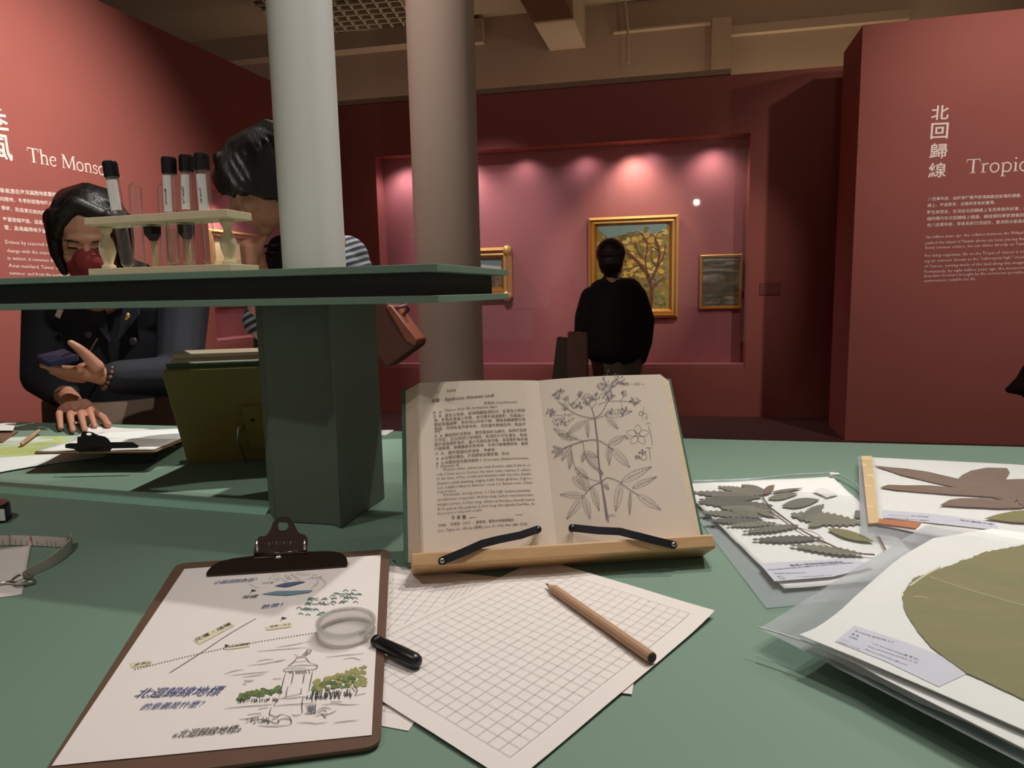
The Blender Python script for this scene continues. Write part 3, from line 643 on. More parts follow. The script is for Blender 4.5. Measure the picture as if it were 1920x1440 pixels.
# temple-top sketch, lake, trees
for k in range(70):
    x = random.uniform(770, 1340); y = random.uniform(555, 640) - (x - 770) * .02; S6([(x, y), (x + random.uniform(8, 26), y + random.uniform(-14, 10)), (x + random.uniform(20, 40), y + random.uniform(-8, 14))], .00035, 1)
for s in [[(1120, 640), (1260, 600), (1370, 620), (1390, 680), (1300, 750)], [(1260, 690), (1330, 640)], [(1240, 720), (1320, 660)], [(1290, 600), (1400, 560)], [(560, 660), (620, 695), (680, 708)]]: S6(s, .0004, 1)
ppoly(ink, PD, zc([(840, 688), (960, 655), (1110, 640), (1180, 645), (1020, 690), (960, 702)], 370, 980, 5.818), 0, 2)
ppoly(ink, PD, zc([(700, 778), (860, 745), (1100, 740), (1260, 735), (1220, 762), (980, 792), (820, 786)], 370, 980, 5.818), 0, 3)
for k in range(60):
    g = random.random()
    if g < .6: x = random.uniform(1020, 1380); y = random.choice([840, 890, 945, 1000]) + random.uniform(-12, 12); x = max(x, 1120 - (1000 - y) * -.5) if y < 900 else x
    else: x = random.uniform(1440, 1750); y = random.choice([740, 785, 820, 870]) + random.uniform(-12, 14)
    S6([(x, y), (x + 25, y - random.uniform(8, 20)), (x + 60, y + random.uniform(-4, 6))], .0011, 4)
    S6([(x, y + 6), (x + 20, y - 6)], .0004, 1)
for k in range(24):
    x = random.uniform(1220, 1500); y = random.uniform(820, 900); S6([(x, y), (x + 16, y - 16), (x + 30, y + 6)], .0004, 1)
# flags
for (x, y) in ((575, 775), (905, 1075), (285, 1375)):
    S6([(x, y), (x + 25, y - 50)], .0005, 0); ppoly(ink, PD, zc([(x + 14, y - 48), (x + 72, y - 38), (x + 22, y - 22)], 370, 980, 5.818), 0, 0)
# road line and dotted tropic
pstroke(ink, PD, [(480, 1159), (430, 1188), (370, 1228), (318, 1261)], .0008, 1, 0)
for k in range(64):
    t = k / 63; x = 252 + (600 - 252) * t; y = 1255 + (1185 - 1255) * t - 6 * math.sin(math.pi * t); pstroke(ink, PD, [(x, y), (x + 2.6, y - .5)], .0011, 0, 0, False)
# highlighter smears
for poly in ([(362, 1200), (430, 1165), (440, 1172), (374, 1208)], [(497, 1175), (545, 1166), (547, 1175), (500, 1181)], [(418, 1215), (468, 1203), (468, 1212), (424, 1218)], [(243, 1243), (280, 1238), (284, 1246), (248, 1252)]): ppoly(ink, PD, poly, -.0002, 6)
hw = lambda s, a, b, mi=0, hs=1.0: text_on(ink, PD, s, a, b, hs, 0, .25, .002, 1, mi)
hw('北迴歸線地標', (250, 1307), (414, 1302), 7, 1.3); hw('的意義是什麼？', (262, 1330), (380, 1324), 7, 1.3)
hw('«北迴歸線地標»', (322, 1383), (450, 1372), 0, 1.5); hw('小提詞到赤道！', (400, 1095), (480, 1089), 7, 1.5); hw('地標', (452, 1122), (483, 1120), 0, 1.1)
hw('熱帶！', (488, 1141), (530, 1136), 7, 1.1); hw('北回歸線', (430, 1213), (466, 1209), 0, 1.2); hw('太平山', (250, 1249), (283, 1244), 0, 1.2); hw('花蓮・瑞穗', (368, 1202), (436, 1170), 0, .9)
hw('嘉義・水上', (505, 1176), (545, 1171), 0, 1.0); hw('綠島外海', (620, 1148), (668, 1144), 0, .9); hw('日月潭', (490, 1094), (512, 1093), 0, .9)
# green watercolour hills
for k in range(70):
    t = random.random(); x = 448 + t * 78; y = 1306 - t * 14 + random.uniform(-6, 5); blob(ink, PD, x, y, random.uniform(3, 7), random.uniform(2, 4), random.choice([8, 8, 9]), 7, -.0003 + k * 2e-6)
for k in range(150):
    t = random.random(); x = 586 + t * 99; top_ = 1278 - t * 32; bot = 1297 - t * 12; y = random.uniform(top_, bot); blob(ink, PD, x, y, random.uniform(3, 7), random.uniform(2, 4), 10 if y < top_ + 8 or t > .8 else random.choice([8, 9, 8, 10]), 7, -.0003 + k * 2e-6)
ink.build('sketch', [INK, INKG, mat('wc_navy', (84, 96, 130), .8), mat('wc_blue', (110, 138, 150), .8), mat('wc_teal', (92, 128, 120), .8), mat('wc_grey', (128, 122, 138), .8), mat('highlight_tan', (212, 202, 172), .8), INKB, mat('wc_green', (104, 122, 72), .8), mat('wc_dark', (84, 100, 58), .8), mat('wc_olive', (150, 148, 92), .8)], kpaper)
# lever clip
cl = MB(); ax = (K2[2] - K2[3]).normalized(); fwd = kn.cross(ax).normalized()
hb = hit(388, 1082, *PK) + kn * .003; 
bp = (hb, (kn * math.cos(R_(28)) - fwd * math.sin(R_(28))).normalized())
outl = smoothpts([(387, 1081), (389, 1072), (405, 1057), (432, 1049), (475, 1043), (520, 1037), (580, 1035), (628, 1035), (647, 1043), (652, 1056), (650, 1063)], 3)
mbp = MB(); ppoly(mbp, bp, outl, 0, 0, .0012); bevel(mbp.build('clip_jaw', CHROME, clipb), .0005)
lp_ = (hit(525, 1040, *bp), (kn * math.cos(R_(62)) - fwd * math.sin(R_(62))).normalized())
lev = smoothpts([(475, 1046), (479, 1020), (486, 1007), (500, 1003), (508, 992), (514, 977), (528, 969), (543, 971), (552, 984), (560, 998), (572, 1003), (577, 1014), (575, 1042)], 3)
hole = [(531 + 10 * math.cos(a * math.pi / 8), 986 + 9 * math.sin(a * math.pi / 8)) for a in range(16)]
def plate_hole(pl, outer, inner, th):
    bm = bmesh.new(); O = [hit(x, y, *pl) for x, y in outer]; I = [hit(x, y, *pl) for x, y in inner]
    for L in (O, I):
        vs = [bm.verts.new(p) for p in L]
        for i in range(len(vs)): bm.edges.new((vs[i], vs[(i + 1) % len(vs)]))
    bmesh.ops.triangle_fill(bm, use_beauty=True, use_dissolve=False, edges=bm.edges[:], normal=pl[1])
    g = bmesh.ops.extrude_face_region(bm, geom=bm.faces[:]); bmesh.ops.translate(bm, verts=[v for v in g['geom'] if isinstance(v, bmesh.types.BMVert)], vec=pl[1] * th)
    bmesh.ops.recalc_face_normals(bm, faces=bm.faces[:]); me = bpy.data.meshes.new('plate'); bm.to_mesh(me); bm.free(); return me
me = plate_hole(lp_, lev, hole, .0012); me.materials.append(CHROME); bevel(link('clip_lever', me, clipb), .0004)
rl = MB(); rl.tube([hit(478, 1044, *bp) + kn * .002, hit(576, 1038, *bp) + kn * .002], .0022, 12); rl.build('hinge_rod', CHROME, clipb, smooth=True)
for (x, y) in ((527, 986), (500, 1010), (573, 1010)):
    pass
for sx in (482, 571):
    rb = MB(); rb.tube([hit(sx, 1012, *lp_) + lp_[1] * .001, hit(sx + 1, 1036, *lp_) + lp_[1] * .001], .0016, 8); rb.build('lever_rib', STEEL, clipb, smooth=True)
st = MB(); text_on(st, (lp_[0] + lp_[1] * .0012, lp_[1]), '・ｓ・ｔ・ｃ・ｐ・', (497, 1022), (553, 1019), 1.2, .0002); st.build('stamped_marks', STEEL, clipb)
rv = MB(); rv.ell(hit(522, 1046, *bp) + kn * .001, (.004, .003, .002)); rv.build('rivet', STEEL, clipb, smooth=True)
#==MAGNIFIER==
mc = at(649, 1176, TZ + .0155); mr = .0245
mg = thing('magnifying_glass', 'clear plastic magnifying glass with black handle on the clipboard edge', 'magnifying glass', mc)
he = at(787, 1244, TZ + .009); hs_ = at(702, 1200, TZ + .013); hd = (he - hs_).normalized()
mn = (UPZ + hd * .04).normalized()
def ring(mb, c, n, r0, r1, h, seg=48):
    a = n.cross(V((0, 1, 0))).normalized(); b = n.cross(a); vs = []; fs = []
    for k in range(seg):
        t = 2 * math.pi * k / seg; d = a * math.cos(t) + b * math.sin(t); vs += [c + d * r0 - n * h / 2, c + d * r1 - n * h / 2, c + d * r1 + n * h / 2, c + d * r0 + n * h / 2]
    for k in range(seg):
        o = 4 * k; q = 4 * ((k + 1) % seg)
        for i in range(4): fs.append((o + i, o + (i + 1) % 4, q + (i + 1) % 4, q + i))
    mb.add(vs, fs)
rg = MB(); ring(rg, mc, mn, mr - .0012, mr, .011); ring(rg, mc + mn * .005, mn, mr - .0028, mr + .0012, .002); ring(rg, mc - mn * .005, mn, mr - .002, mr + .001, .002); sharp(rg.build('lens_ring', CLEARP, mg, smooth=True), 50)
ln = MB(); ln.ell(mc, (mr - .0015, mr - .0015, .0022), nu=32, nv=10); ln.build('lens', thin_glass('lens_glass', (.98, .98, .98), .02, .25), mg, smooth=True)
nk = MB(); nk.tube([mc + hd * (mr + .0005), hs_ + hd * .004], .003, 12); nk.build('neck', CLEARP, mg, smooth=True)
hl = MB(); hl.lathe(hs_, hd, [(.0046, 0), (.0052, .001), (.0052, .005), (.0046, .0058), (.0050, .007), (.0062, .03), (.0064, (he - hs_).length - .006), (.0052, (he - hs_).length - .002), (.0025, (he - hs_).length)], 20); sharp(hl.build('handle', BLACKP, mg, smooth=True), 40)
#==BOOK==
z0 = .919; BY = R_(6.62); BT = R_(56.03)
bu = V((math.cos(BY), math.sin(BY), 0)); bh = V((-math.sin(BY), math.cos(BY), 0)); bv = bh * math.cos(BT) + UPZ * math.sin(BT); bw = bu.cross(bv)
kk = (1.2 - z0) / (1.2 - .93); BO = V((.0486 * kk, .6959 * kk, z0)); BWd = .289 * kk; BL = .2012 * kk
PBk = (BO, bw)
def bk3(u, v, w): return BO + bu * u + bv * v + bw * w
stand = thing('book_stand', 'oak book stand with black metal page holders, facing the viewer', 'book stand', BO)
bevel(MB().box(bk3(-.158, -.004, -.0285), bu * .316, bv * .205, bw * .007).build('back_board', OAK, stand), .002)
lw0, lw1 = BWd / 2 + .010, BWd / 2 + .010
lo = MB(); lo.box(bk3(-.163, -.016, -.012), bu * .326, bv * .0155, bw * .042); bevel(lo.build('ledge', OAK, stand), .0025, 3)
lg_ = MB(); foot = bk3(0, .12, -.03); lg_.box(bk3(-.05, .12, -.030), bu * .1, (bk3(0, .12, -.03) * 0 + V((0, .055, -(foot.z - TZ - .001)))) - V((0, 0, 0)), -bw * .006); lg_.build('prop_leg', OAK, stand)
book = thing('open_book', 'open botany book with a plant drawing, on the oak stand', 'book', BO)
def pagew(x):   # height profile of the page block at signed offset x from the spine
    a = abs(x) / (BWd / 2); return -.004 + .007 * math.sin(min(a * 1.55, 1) * math.pi / 2) ** .8 - .004 * max(0, a - .6) if a > 0 else -.004
xs = [i / 14 for i in range(15)]
cvr = MB(); cvr.box(bk3(-BWd / 2 - .022, -.0005, -.0215), bu * (BWd + .042), bv * (BL + .004), bw * .0028); bevel(cvr.build('cover', CLOTH, book), .0008)
spine_u = -.004
for sgn, nm in ((-1, 'left'), (1, 'right')):
    top_p = []; W2 = BWd / 2 + (spine_u if sgn < 0 else -spine_u)
    W2 = abs(sgn * BWd / 2 - spine_u)
    ex = .017
    mb = MB(); vs = []
    for x in xs:
        u = spine_u + sgn * W2 * x; w = pagew(sgn * BWd / 2 * x) - .0006; ub = spine_u + sgn * (W2 + ex) * x
        vs += [bk3(u, 0, w), bk3(ub, 0, -.0186), bk3(u, BL, w), bk3(ub, BL, -.0186)]
    fs = []
    for i in range(14):
        a = 4 * i; b = a + 4; fs += [(a, b, b + 2, a + 2), (a, a + 1, b + 1, b), (a + 2, b + 2, b + 3, a + 3), (a + 1, a + 3, b + 3, b + 1)]
    a = 56; fs += [(a, a + 1, a + 3, a + 2), (0, 2, 3, 1)]
    mb.add(vs, fs); mb.build('page_block', PAGEE, book)
    # individual loose leaves near the top of the block
    for lv in range(3):
        lm = MB(); vs = []; dv = -.0006 * lv; du = .0012 * lv
        for x in xs:
            u = spine_u + sgn * (W2 + du) * x; w = pagew(sgn * BWd / 2 * x) - .0007 * lv
            vs += [bk3(u, 0, w), bk3(u, BL - .001 * lv, w)]
        lm.add(vs, [(2 * i, 2 * i + 2, 2 * i + 3, 2 * i + 1) for i in range(14)]); pg = lm.build('page', PAGE, book, smooth=True)
    if sgn < 0: pageL = pg
    else: pageR = pg
def onpage(P, mb):
    """drop printed geometry lying in the page plane onto the curved page"""
    out = []
    for p in mb.v:
        q = V(p) - BO; u = q.dot(bu); v = q.dot(bv); out.append(tuple(bk3(u, v, pagew(u - spine_u) + .0004)))
    mb.v = out
def bt(mb, rows, hs=1.0, off=0.004, res=1):
    for s, a, b in rows: text_on(mb, PBk, s, a, b, hs, 0, 0, off, res)
tx = MB()
bt(tx, [('蒴藋', (810, 756), (825, 754)), ('Sambucus chinensis Lindl.', (835, 753), (928, 745))], 1, .016, 1)
bt(tx, [('— 323 —', (811, 739), (828, 737)), ('臺灣植物', (838, 736), (855, 735)), ('忍冬科 (Caprifoliaceae)', (908, 760), (970, 755)), ('Chinese Elder (E); So-kuz-zoo (Jap.)', (833, 773), (932, 765))])
zh = '灌木狀多年生草本高約公尺莖直立有稜奇數羽狀複葉對生小葉長橢圓狀披針形先端漸尖基部鈍圓緣具細鋸齒花小白色聚繖花序頂生核果球形熟時紅色分布於全島平地至中海拔山野路旁'
def zl(n, k): return ''.join(('，' if (i * 7 + k) % 9 == 8 else zh[(k * 13 + i * 5) % len(zh)]) for i in range(n))
y0s = [(813, 777), (813, 783), (814, 793), (814, 802), (815, 811)]
bt(tx, [('別　名', (812, 777), (828, 776)), ('形　態', (813, 784), (828, 783)), ('灌木', (815, 813), (826, 812)),
  ('性　狀', (815, 821), (830, 820)), ('分　布', (817, 854), (832, 853)), ('用　途', (818, 863), (832, 862)), ('附　註', (818, 872), (832, 871))], 1, .012)
for i, (x, y, ex_, ey) in enumerate([(834, 783, 985, 771), (814, 792, 984, 780), (814, 800, 986, 788), (815, 808, 986, 797), (834, 820, 988, 808), (815, 829, 989, 817), (815, 837, 990, 825), (815, 845, 991, 833), (834, 853, 928, 847), (834, 862, 955, 853)]):
    bt(tx, [(zl(int((ex_ - x) / 7.0), i), (x, y), (ex_, ey))])
bt(tx, [('灌葉長約 2—3.5mm。', (816, 847.5), (872, 844)) if False else ('本種為常見藥用植物 S. formosana (Nakai) formosana,', (834, 871), (992, 860)), ('S. chinensis X.', (818, 878), (862, 876)),
 ('Flowers white, numerous; male flowers: calyx 5-lobed, co-', (832, 884), (997, 873)), ('rolla 3.5mm across, 5-lobed, the lobes ovate, stamens 5, adnate', (819, 893), (995, 882)), ('to the base of the corolla and alternate with the lobe; female', (819, 901), (996, 890)),
 ('flowers: pistil wanting, stigma 3-fid; fruits globose, 3-groo-', (820, 910), (998, 898)), ('ved, reddish 3-4mm in diameter. seeds 2-3, flattish-ovate, 2.5mm', (820, 918), (999, 906)), ('long wrinkled.', (820, 925), (856, 923)),
 ('Perennials, woody erect, 1-1.5m high. Leaves pinnately', (832, 931), (995, 921)), ('and alternate compound, 18-20cm long, leaflets ovate-lanceolate,', (820, 940), (1001, 929)), ('margins serrate, 5-15cm long, oblique at the base, beneath below', (820, 949), (1003, 938)),
 ('8-10 paired, the petioles 2-3cm long, the stipules leaf-like. In-', (821, 958), (1004, 946)), ('florescence a compound corymb.', (821, 966), (905, 959))], 1, .003)
bt(tx, [('參 考 書', (846, 975), (874, 973))], 1, .02)
bt(tx, [('許建昌（1971）；劉棠瑞，臺灣木本植物圖誌。', (845, 986), (965, 977)), ('甘偉松', (822, 988), (837, 987)), ('Loc.: Taipei Co.: Wu-lai (烏來), June 10, 1965, Hsu 2481 (TAI).', (822, 998), (990, 984))], 1, .006)
pstroke(tx, PBk, [(880, 972), (980, 965)], .0005, 0, 0, False)
onpage(None, tx); tx.build('printed_text', mat('text_ink', (112, 98, 92), .8), pageL)
# plant drawing
dr = MB()
def bz_(pts, w=.0005, sm=True): pstroke(dr, PBk, zc(pts, 1020, 700, 4.8), w, 0, 0, sm, False)
def leaf(x0, y0, x1, y1, wd, w=.00033):
    dx, dy = x1 - x0, y1 - y0; L = math.hypot(dx, dy); nx_, ny_ = -dy / L, dx / L; k = 9
    for s in (1, -1):
        bz_([(x0 + dx * i / k + nx_ * s * wd * math.sin(math.pi * (i / k) ** .8) * (1 + .08 * (i % 2)), y0 + dy * i / k + ny_ * s * wd * math.sin(math.pi * (i / k) ** .8) * (1 + .08 * (i % 2))) for i in range(k + 1)], w)
    bz_([(x0, y0), (x1, y1)], w, False)
    for i in range(2, k):
        t = i / k; ww = wd * math.sin(math.pi * t ** .8) * .85
        for s in (1, -1): bz_([(x0 + dx * t, y0 + dy * t), (x0 + dx * (t + .09) + nx_ * s * ww, y0 + dy * (t + .09) + ny_ * s * ww)], w * .8, False)
def umbel(cx, cy, r, n, seed):
    random.seed(seed)
    for i in range(n):
        a = random.uniform(0, 6.283); q = r * random.uniform(.3, 1); x, y = cx + q * math.cos(a), cy + q * math.sin(a) * .8
        for k in range(5): b = 6.283 * k / 5 + a; bz_([(x, y), (x + 9 * math.cos(b), y + 9 * math.sin(b))], .0003, False)
        if i % 3 == 0: bz_([(cx, cy + r * .8), (x, y)], .00028, False)
for s, w in [([(575, 1340), (545, 1150), (515, 990), (490, 800), (480, 620), (465, 500), (455, 410)], .0016), ([(560, 1320), (530, 1100), (500, 900), (478, 700)], .0010), ([(455, 410), (440, 360), (425, 315)], .0009), ([(455, 410), (380, 400), (290, 370), (200, 310), (130, 250)], .0008), ([(460, 405), (510, 370), (545, 310), (570, 260)], .0008), ([(570, 262), (680, 258), (780, 265)], .0006),
   ([(425, 315), (380, 260)], .0005), ([(430, 315), (470, 270)], .0005), ([(240, 290), (300, 230), (320, 190)], .0005), ([(240, 290), (210, 240)], .0005), ([(100, 370), (180, 375), (260, 365)], .0005), ([(480, 290), (560, 262)], .0005), ([(600, 180), (560, 120), (540, 80)], .0005), ([(590, 180), (620, 100), (650, 60)], .0005), ([(680, 258), (720, 210)], .0004), ([(690, 262), (700, 320)], .0004),
   ([(475, 605), (400, 605), (330, 620), (230, 650), (160, 680)], .0010), ([(350, 610), (280, 590), (210, 555)], .0006), ([(350, 620), (360, 700), (350, 730)], .0006), ([(245, 650), (250, 740), (290, 860), (380, 940), (500, 980)], .0006), ([(490, 610), (560, 650), (620, 700)], .0008), ([(360, 720), (420, 820), (530, 900)], .0007),
   ([(515, 985), (570, 945), (680, 985)], .0008), ([(510, 985), (430, 1020), (360, 1100)], .0008), ([(680, 985), (760, 1050), (840, 1100)], .0007), ([(780, 1060), (770, 1110)], .0005), ([(455, 415), (540, 390)], .0006), ([(540, 388), (580, 330)], .0005), ([(450, 420), (390, 420)], .0005)]: bz_(s, w)
for l in [(370, 430, 205, 545, 26), (385, 425, 395, 580, 18), (555, 395, 665, 510, 22), (545, 385, 790, 350, 34), (250, 600, 90, 490, 30), (300, 590, 130, 540, 24), (575, 650, 735, 565, 30), (575, 665, 585, 830, 22), (605, 680, 770, 855, 34), (355, 720, 345, 800, 20), (360, 710, 480, 760, 26), (370, 730, 530, 920, 30), (240, 650, 160, 780, 26), (245, 700, 230, 860, 22), (280, 850, 400, 950, 30), (300, 900, 420, 1050, 34), (260, 930, 380, 1060, 30),
          (355, 1100, 145, 1085, 28), (350, 1105, 205, 1310, 30), (360, 1110, 415, 1310, 30), (430, 1020, 495, 1240, 26), (690, 980, 965, 845, 34), (790, 1040, 1010, 935, 26), (685, 990, 640, 1245, 34), (770, 1080, 765, 1280, 14), (835, 1100, 1050, 1235, 34), (535, 1000, 580, 1050, 20), (170, 690, 70, 700, 22), (165, 680, 80, 650, 14), (170, 700, 90, 750, 16)]: leaf(*l)
for i, u in enumerate([(130, 180, 60, 26), (60, 340, 50, 22), (200, 420, 70, 16), (120, 430, 50, 12), (320, 190, 32, 12), (390, 240, 60, 26), (460, 215, 45, 14), (580, 200, 70, 30), (600, 60, 95, 34), (520, 125, 50, 14), (715, 190, 36, 12), (810, 255, 50, 22), (270, 285, 40, 14), (680, 70, 50, 14), (190, 300, 40, 10), (700, 350, 60, 14), (600, 350, 30, 8), (200, 230, 30, 8), (330, 290, 40, 12)]): umbel(*u, i)
# dissected flower, stamen and fruit figures
for k in range(5):
    a = 6.283 * k / 5 - 1.57; cx, cy = 840 + 60 * math.cos(a), 562 + 58 * math.sin(a)
    bz_([(840 + 14 * math.cos(a - .9), 562 + 14 * math.sin(a - .9)), (840 + 62 * math.cos(a - .5), 562 + 60 * math.sin(a - .5)), (840 + 105 * math.cos(a), 562 + 95 * math.sin(a)), (840 + 62 * math.cos(a + .5), 562 + 60 * math.sin(a + .5)), (840 + 14 * math.cos(a + .9), 562 + 14 * math.sin(a + .9))], .0004)
    b = a + .62; bz_([(840 + 18 * math.cos(b), 562 + 18 * math.sin(b)), (840 + 42 * math.cos(b), 562 + 40 * math.sin(b))], .0009)
bz_([(840 + 14 * math.cos(k * .7), 562 + 14 * math.sin(k * .7)) for k in range(10)], .0005)
for s in [[(850, 360), (880, 350), (880, 380), (855, 385), (850, 360)], [(895, 305), (890, 360), (935, 375)], [(890, 360), (880, 420)], [(905, 405), (925, 395), (922, 420), (905, 415)], [(935, 480), (960, 570), (970, 650)], [(940, 675), (955, 780)], [(915, 675), (965, 678)], [(910, 460), (955, 455)],
          [(880, 740), (910, 735), (920, 770), (890, 790), (870, 765), (880, 740)], [(735, 590), (738, 605)], [(735, 590), (750, 588)], [(825, 785), (828, 760), (850, 765)]]: bz_(s, .0005)
for (x, y) in ((855, 720), (880, 700), (905, 715), (880, 722)): bz_([(x - 9, y), (x + 9, y)], .0022, False)
bt(dr, [('圖版 — 323 —', (1166, 724), (1208, 723)), ('TL', (1172, 826), (1180, 825)), ('FR', (1191, 863), (1202, 862)), ('H.T.L.', (1141, 970), (1154, 968))], 1, .01)
onpage(None, dr); dr.build('plant_drawing', PBL, pageR)
# page holders
def holder(nm, pts, ws, scr):
    t = MB(); P = [hit(x, y, BO + bw * w, bw) for (x, y), w in zip(pts, ws)]; d0 = bv
    k = len(P); vs = []
    for i, p in enumerate(P):
        tt = (P[min(i + 1, k - 1)] - P[max(i - 1, 0)]).normalized(); s = bw.cross(tt).normalized() * .0042
        vs += [p - s, p + s, p + s + bw * .0018, p - s + bw * .0018]
    fs = [(3, 2, 1, 0), tuple(4 * (k - 1) + j for j in range(4))]
    for i in range(k - 1):
        for j in range(4): a = 4 * i; fs.append((a + j, a + (j + 1) % 4, a + 4 + (j + 1) % 4, a + 4 + j))
    t.add(vs, fs)
    for p in (P[0], P[-1]): t.tube([p, p + bw * .0018], .0042, 20)
    o = t.build('page_holder', BLACKM, stand); bevel(o, .0004)
    s = MB(); c = P[0] + bw * .0018; s.lathe(c, bw, [(.0026, 0), (.0026, .0008), (.0018, .0013), (.0001, .0014)], 16); s.build('screw', STEEL, o, smooth=True)
    x = MB(); d1 = (bu + bv).normalized(); d2 = (bu - bv).normalized()
    for d in (d1, d2): e = bw.cross(d); x.box(c + bw * .0010 - d * .0016 - e * .0003, d * .0032, e * .0006, bw * .0006)
    x.build('screw_slot', BLACKM, o)
    q = MB(); q.tube([P[-1] - bw * .006, P[-1] + bw * .0025], .0035, 14); q.build('rubber_tip', BLACKP, o, smooth=True)
holder('l', [(829, 1052), (866, 1037), (904, 1020), (935, 1012), (975, 1004), (1008, 993)], [.0325, .0325, .031, .027, .016, .008], 0)
holder('r', [(1262, 1022), (1225, 1013), (1190, 1004), (1162, 997), (1120, 995), (1073, 990)], [.0325, .0325, .032, .029, .016, .008], 0)
#==RACK==
def pv(x, y, b):
    """pixel -> (a, z) on the shelf's vertical plane at depth b"""
    h = hit(x, y, sp(0, b, 0), SV); return (h - V((SC.x, SC.y, h.z))).dot(SU), h.z
rack = thing('test_tube_rack', 'pale birch rack with turned posts holding test tubes on the shelf', 'test tube rack', sp(-.35, .04, SZ1))
b0, b1 = .010, .066
a0, _ = pv(165, 505, b0); a1, _ = pv(431, 500, b0)
bh_ = .0085
bevel(MB().box(sp(a0, b0, SZ1), SU * (a1 - a0), SV * (b1 - b0), UPZ * bh_).build('base_rail', BIRCH, rack), .0008)
ra0, rz0 = pv(158, 421, b0 + .002); ra1, rz1 = pv(425, 409, b0 + .002); _, rt0 = pv(158, 406, b0 + .002)
rz = (rz0 + rz1) / 2; rh = .0095
rl_ = MB(); rl_.box(sp(ra0, b0 + .002, rz), SU * (ra1 - ra0), SV * (b1 - b0 - .008), UPZ * rh); bevel(rl_.build('top_rail', BIRCH, rack), .0008)
for x in (200, 428):
    a, _ = pv(x, 455, .036); h = rz - SZ1 - bh_
    prof = [(.0085, 0), (.0085, h * .08), (.0055, h * .12), (.0062, h * .2), (.0095, h * .38), (.0098, h * .5), (.0078, h * .66), (.0045, h * .76), (.0048, h * .82), (.0075, h * .9), (.009, h)]
    MB().lathe(sp(a, .036, SZ1 + bh_), UPZ, prof, 20).build('turned_post', BIRCH, rack, smooth=True)
def tube(label, xt, yt, xb, yb, bb_, r=.0074, cap=True, lab=None, flip=False, liquid=None):
    at_, zt_ = pv(xt, yt, bb_); ab, zb_ = pv(xb, yb, bb_); zb_ = SZ1 + bh_ + .0004; p0 = sp(ab, bb_, zb_); p1 = sp(at_, bb_, zt_); ax = (p1 - p0).normalized(); L = (p1 - p0).length
    t = thing('test_tube', label, 'test tube', p0, 'glass tubes in the rack')
    n = 7; dome = [(r * math.sin(math.pi / 2 * i / n), r - r * math.cos(math.pi / 2 * i / n)) for i in range(n + 1)]
    prof = dome + [(r, L)] if not flip else [(r, 0)] + [(q, L - h) for q, h in dome[::-1]]
    MB().lathe(p0, ax, prof, 24, cap=False).build('glass', CLEAR, t, smooth=True)
    if cap:
        cm = MB(); k = 20; vs = []
        rc = r * 1.12; cm.lathe(p1 - ax * .020, ax, [(rc, 0), (rc, .0185), (rc * .93, .020)], 20); sharp(cm.build('black_cap', BLACKP, t, smooth=True), 40)
        rb = MB()
        for j in range(20):
            an = 6.283 * j / 20; e1 = ax.orthogonal().normalized(); e2 = ax.cross(e1); d = e1 * math.cos(an) + e2 * math.sin(an)
            rb.tube([p1 - ax * .019 + d * rc, p1 - ax * .002 + d * rc], .0005, 5)
        rb.build('cap_ribs', BLACKP, t)
    if lab:
        lm = MB(); vs = []; e1 = (V((0, -1, 0)) - ax * V((0, -1, 0)).dot(ax)).normalized(); e2 = ax.cross(e1); c0, c1 = lab[0], lab[1]; span = lab[2]; sh_ = lab[3]
        for j in range(13):
            an = R_(sh_ - span / 2 + span * j / 12); d = (e1 * math.cos(an) + e2 * math.sin(an)) * (r + .0003); vs += [p1 - ax * c1 + d, p1 - ax * c0 + d]
        lm.add(vs, [(2 * j, 2 * j + 2, 2 * j + 3, 2 * j + 1) for j in range(12)]); lb = lm.build('paper_label', PAPERW, t, smooth=True)
        if len(lab) > 4 and lab[4]:
            tv, tf = text2d(lab[4], 1, 0, .01); w_ = max(v[0] for v in tv); k_ = (c1 - c0) * .8 / w_; km = min(k_, .0042)
            tm = MB(); tm.add([(p1 - ax * (c0 + .5 * (c1 - c0) - .0 + (x * km - w_ * km * .5) * 1 + .004)) + (e1 * math.cos(R_(sh_) - (y * km) / r + .12) + e2 * math.sin(R_(sh_) - (y * km) / r + .12)) * (r + .0006) for x, y in tv], tf); tm.build('label_text', INK, lb)
    if liquid:
        MB().lathe(p0 + ax * .001, ax, [(r * .5, .0), (r * .9, .004), (r * .9, liquid)], 20).build('liquid', thin_glass('liquid_' + str(xt), (.94, .93, .84), .06, .6), t, smooth=True)
    return t
tube('leaning capped tube, first from the left in the rack', 205, 303, 240, 497, .030, lab=(.024, .062, 150, -10, None))
tube('upturned glass tube with a rounded top, second from the left', 252, 342, 262, 497, .036, cap=False, flip=True)
tube('plain narrow tube standing behind the second capped tube', 304, 345, 312, 497, .052, r=.0062, cap=False, flip=True)
tube('capped tube with clear liquid and a white label, second capped tube from the left', 316, 295, 326, 497, .028, lab=(.022, .066, 100, -15, 'Mineral Air'), liquid=.045)
tube('capped tube with a white label, third capped tube from the left', 349, 291, 356, 497, .040, lab=(.024, .066, 110, -12, 'Plateau Top'))
tube('tallest capped tube with a white label, rightmost in the rack', 377, 288, 394, 494, .032, lab=(.025, .068, 110, -8, 'Forest Air'))
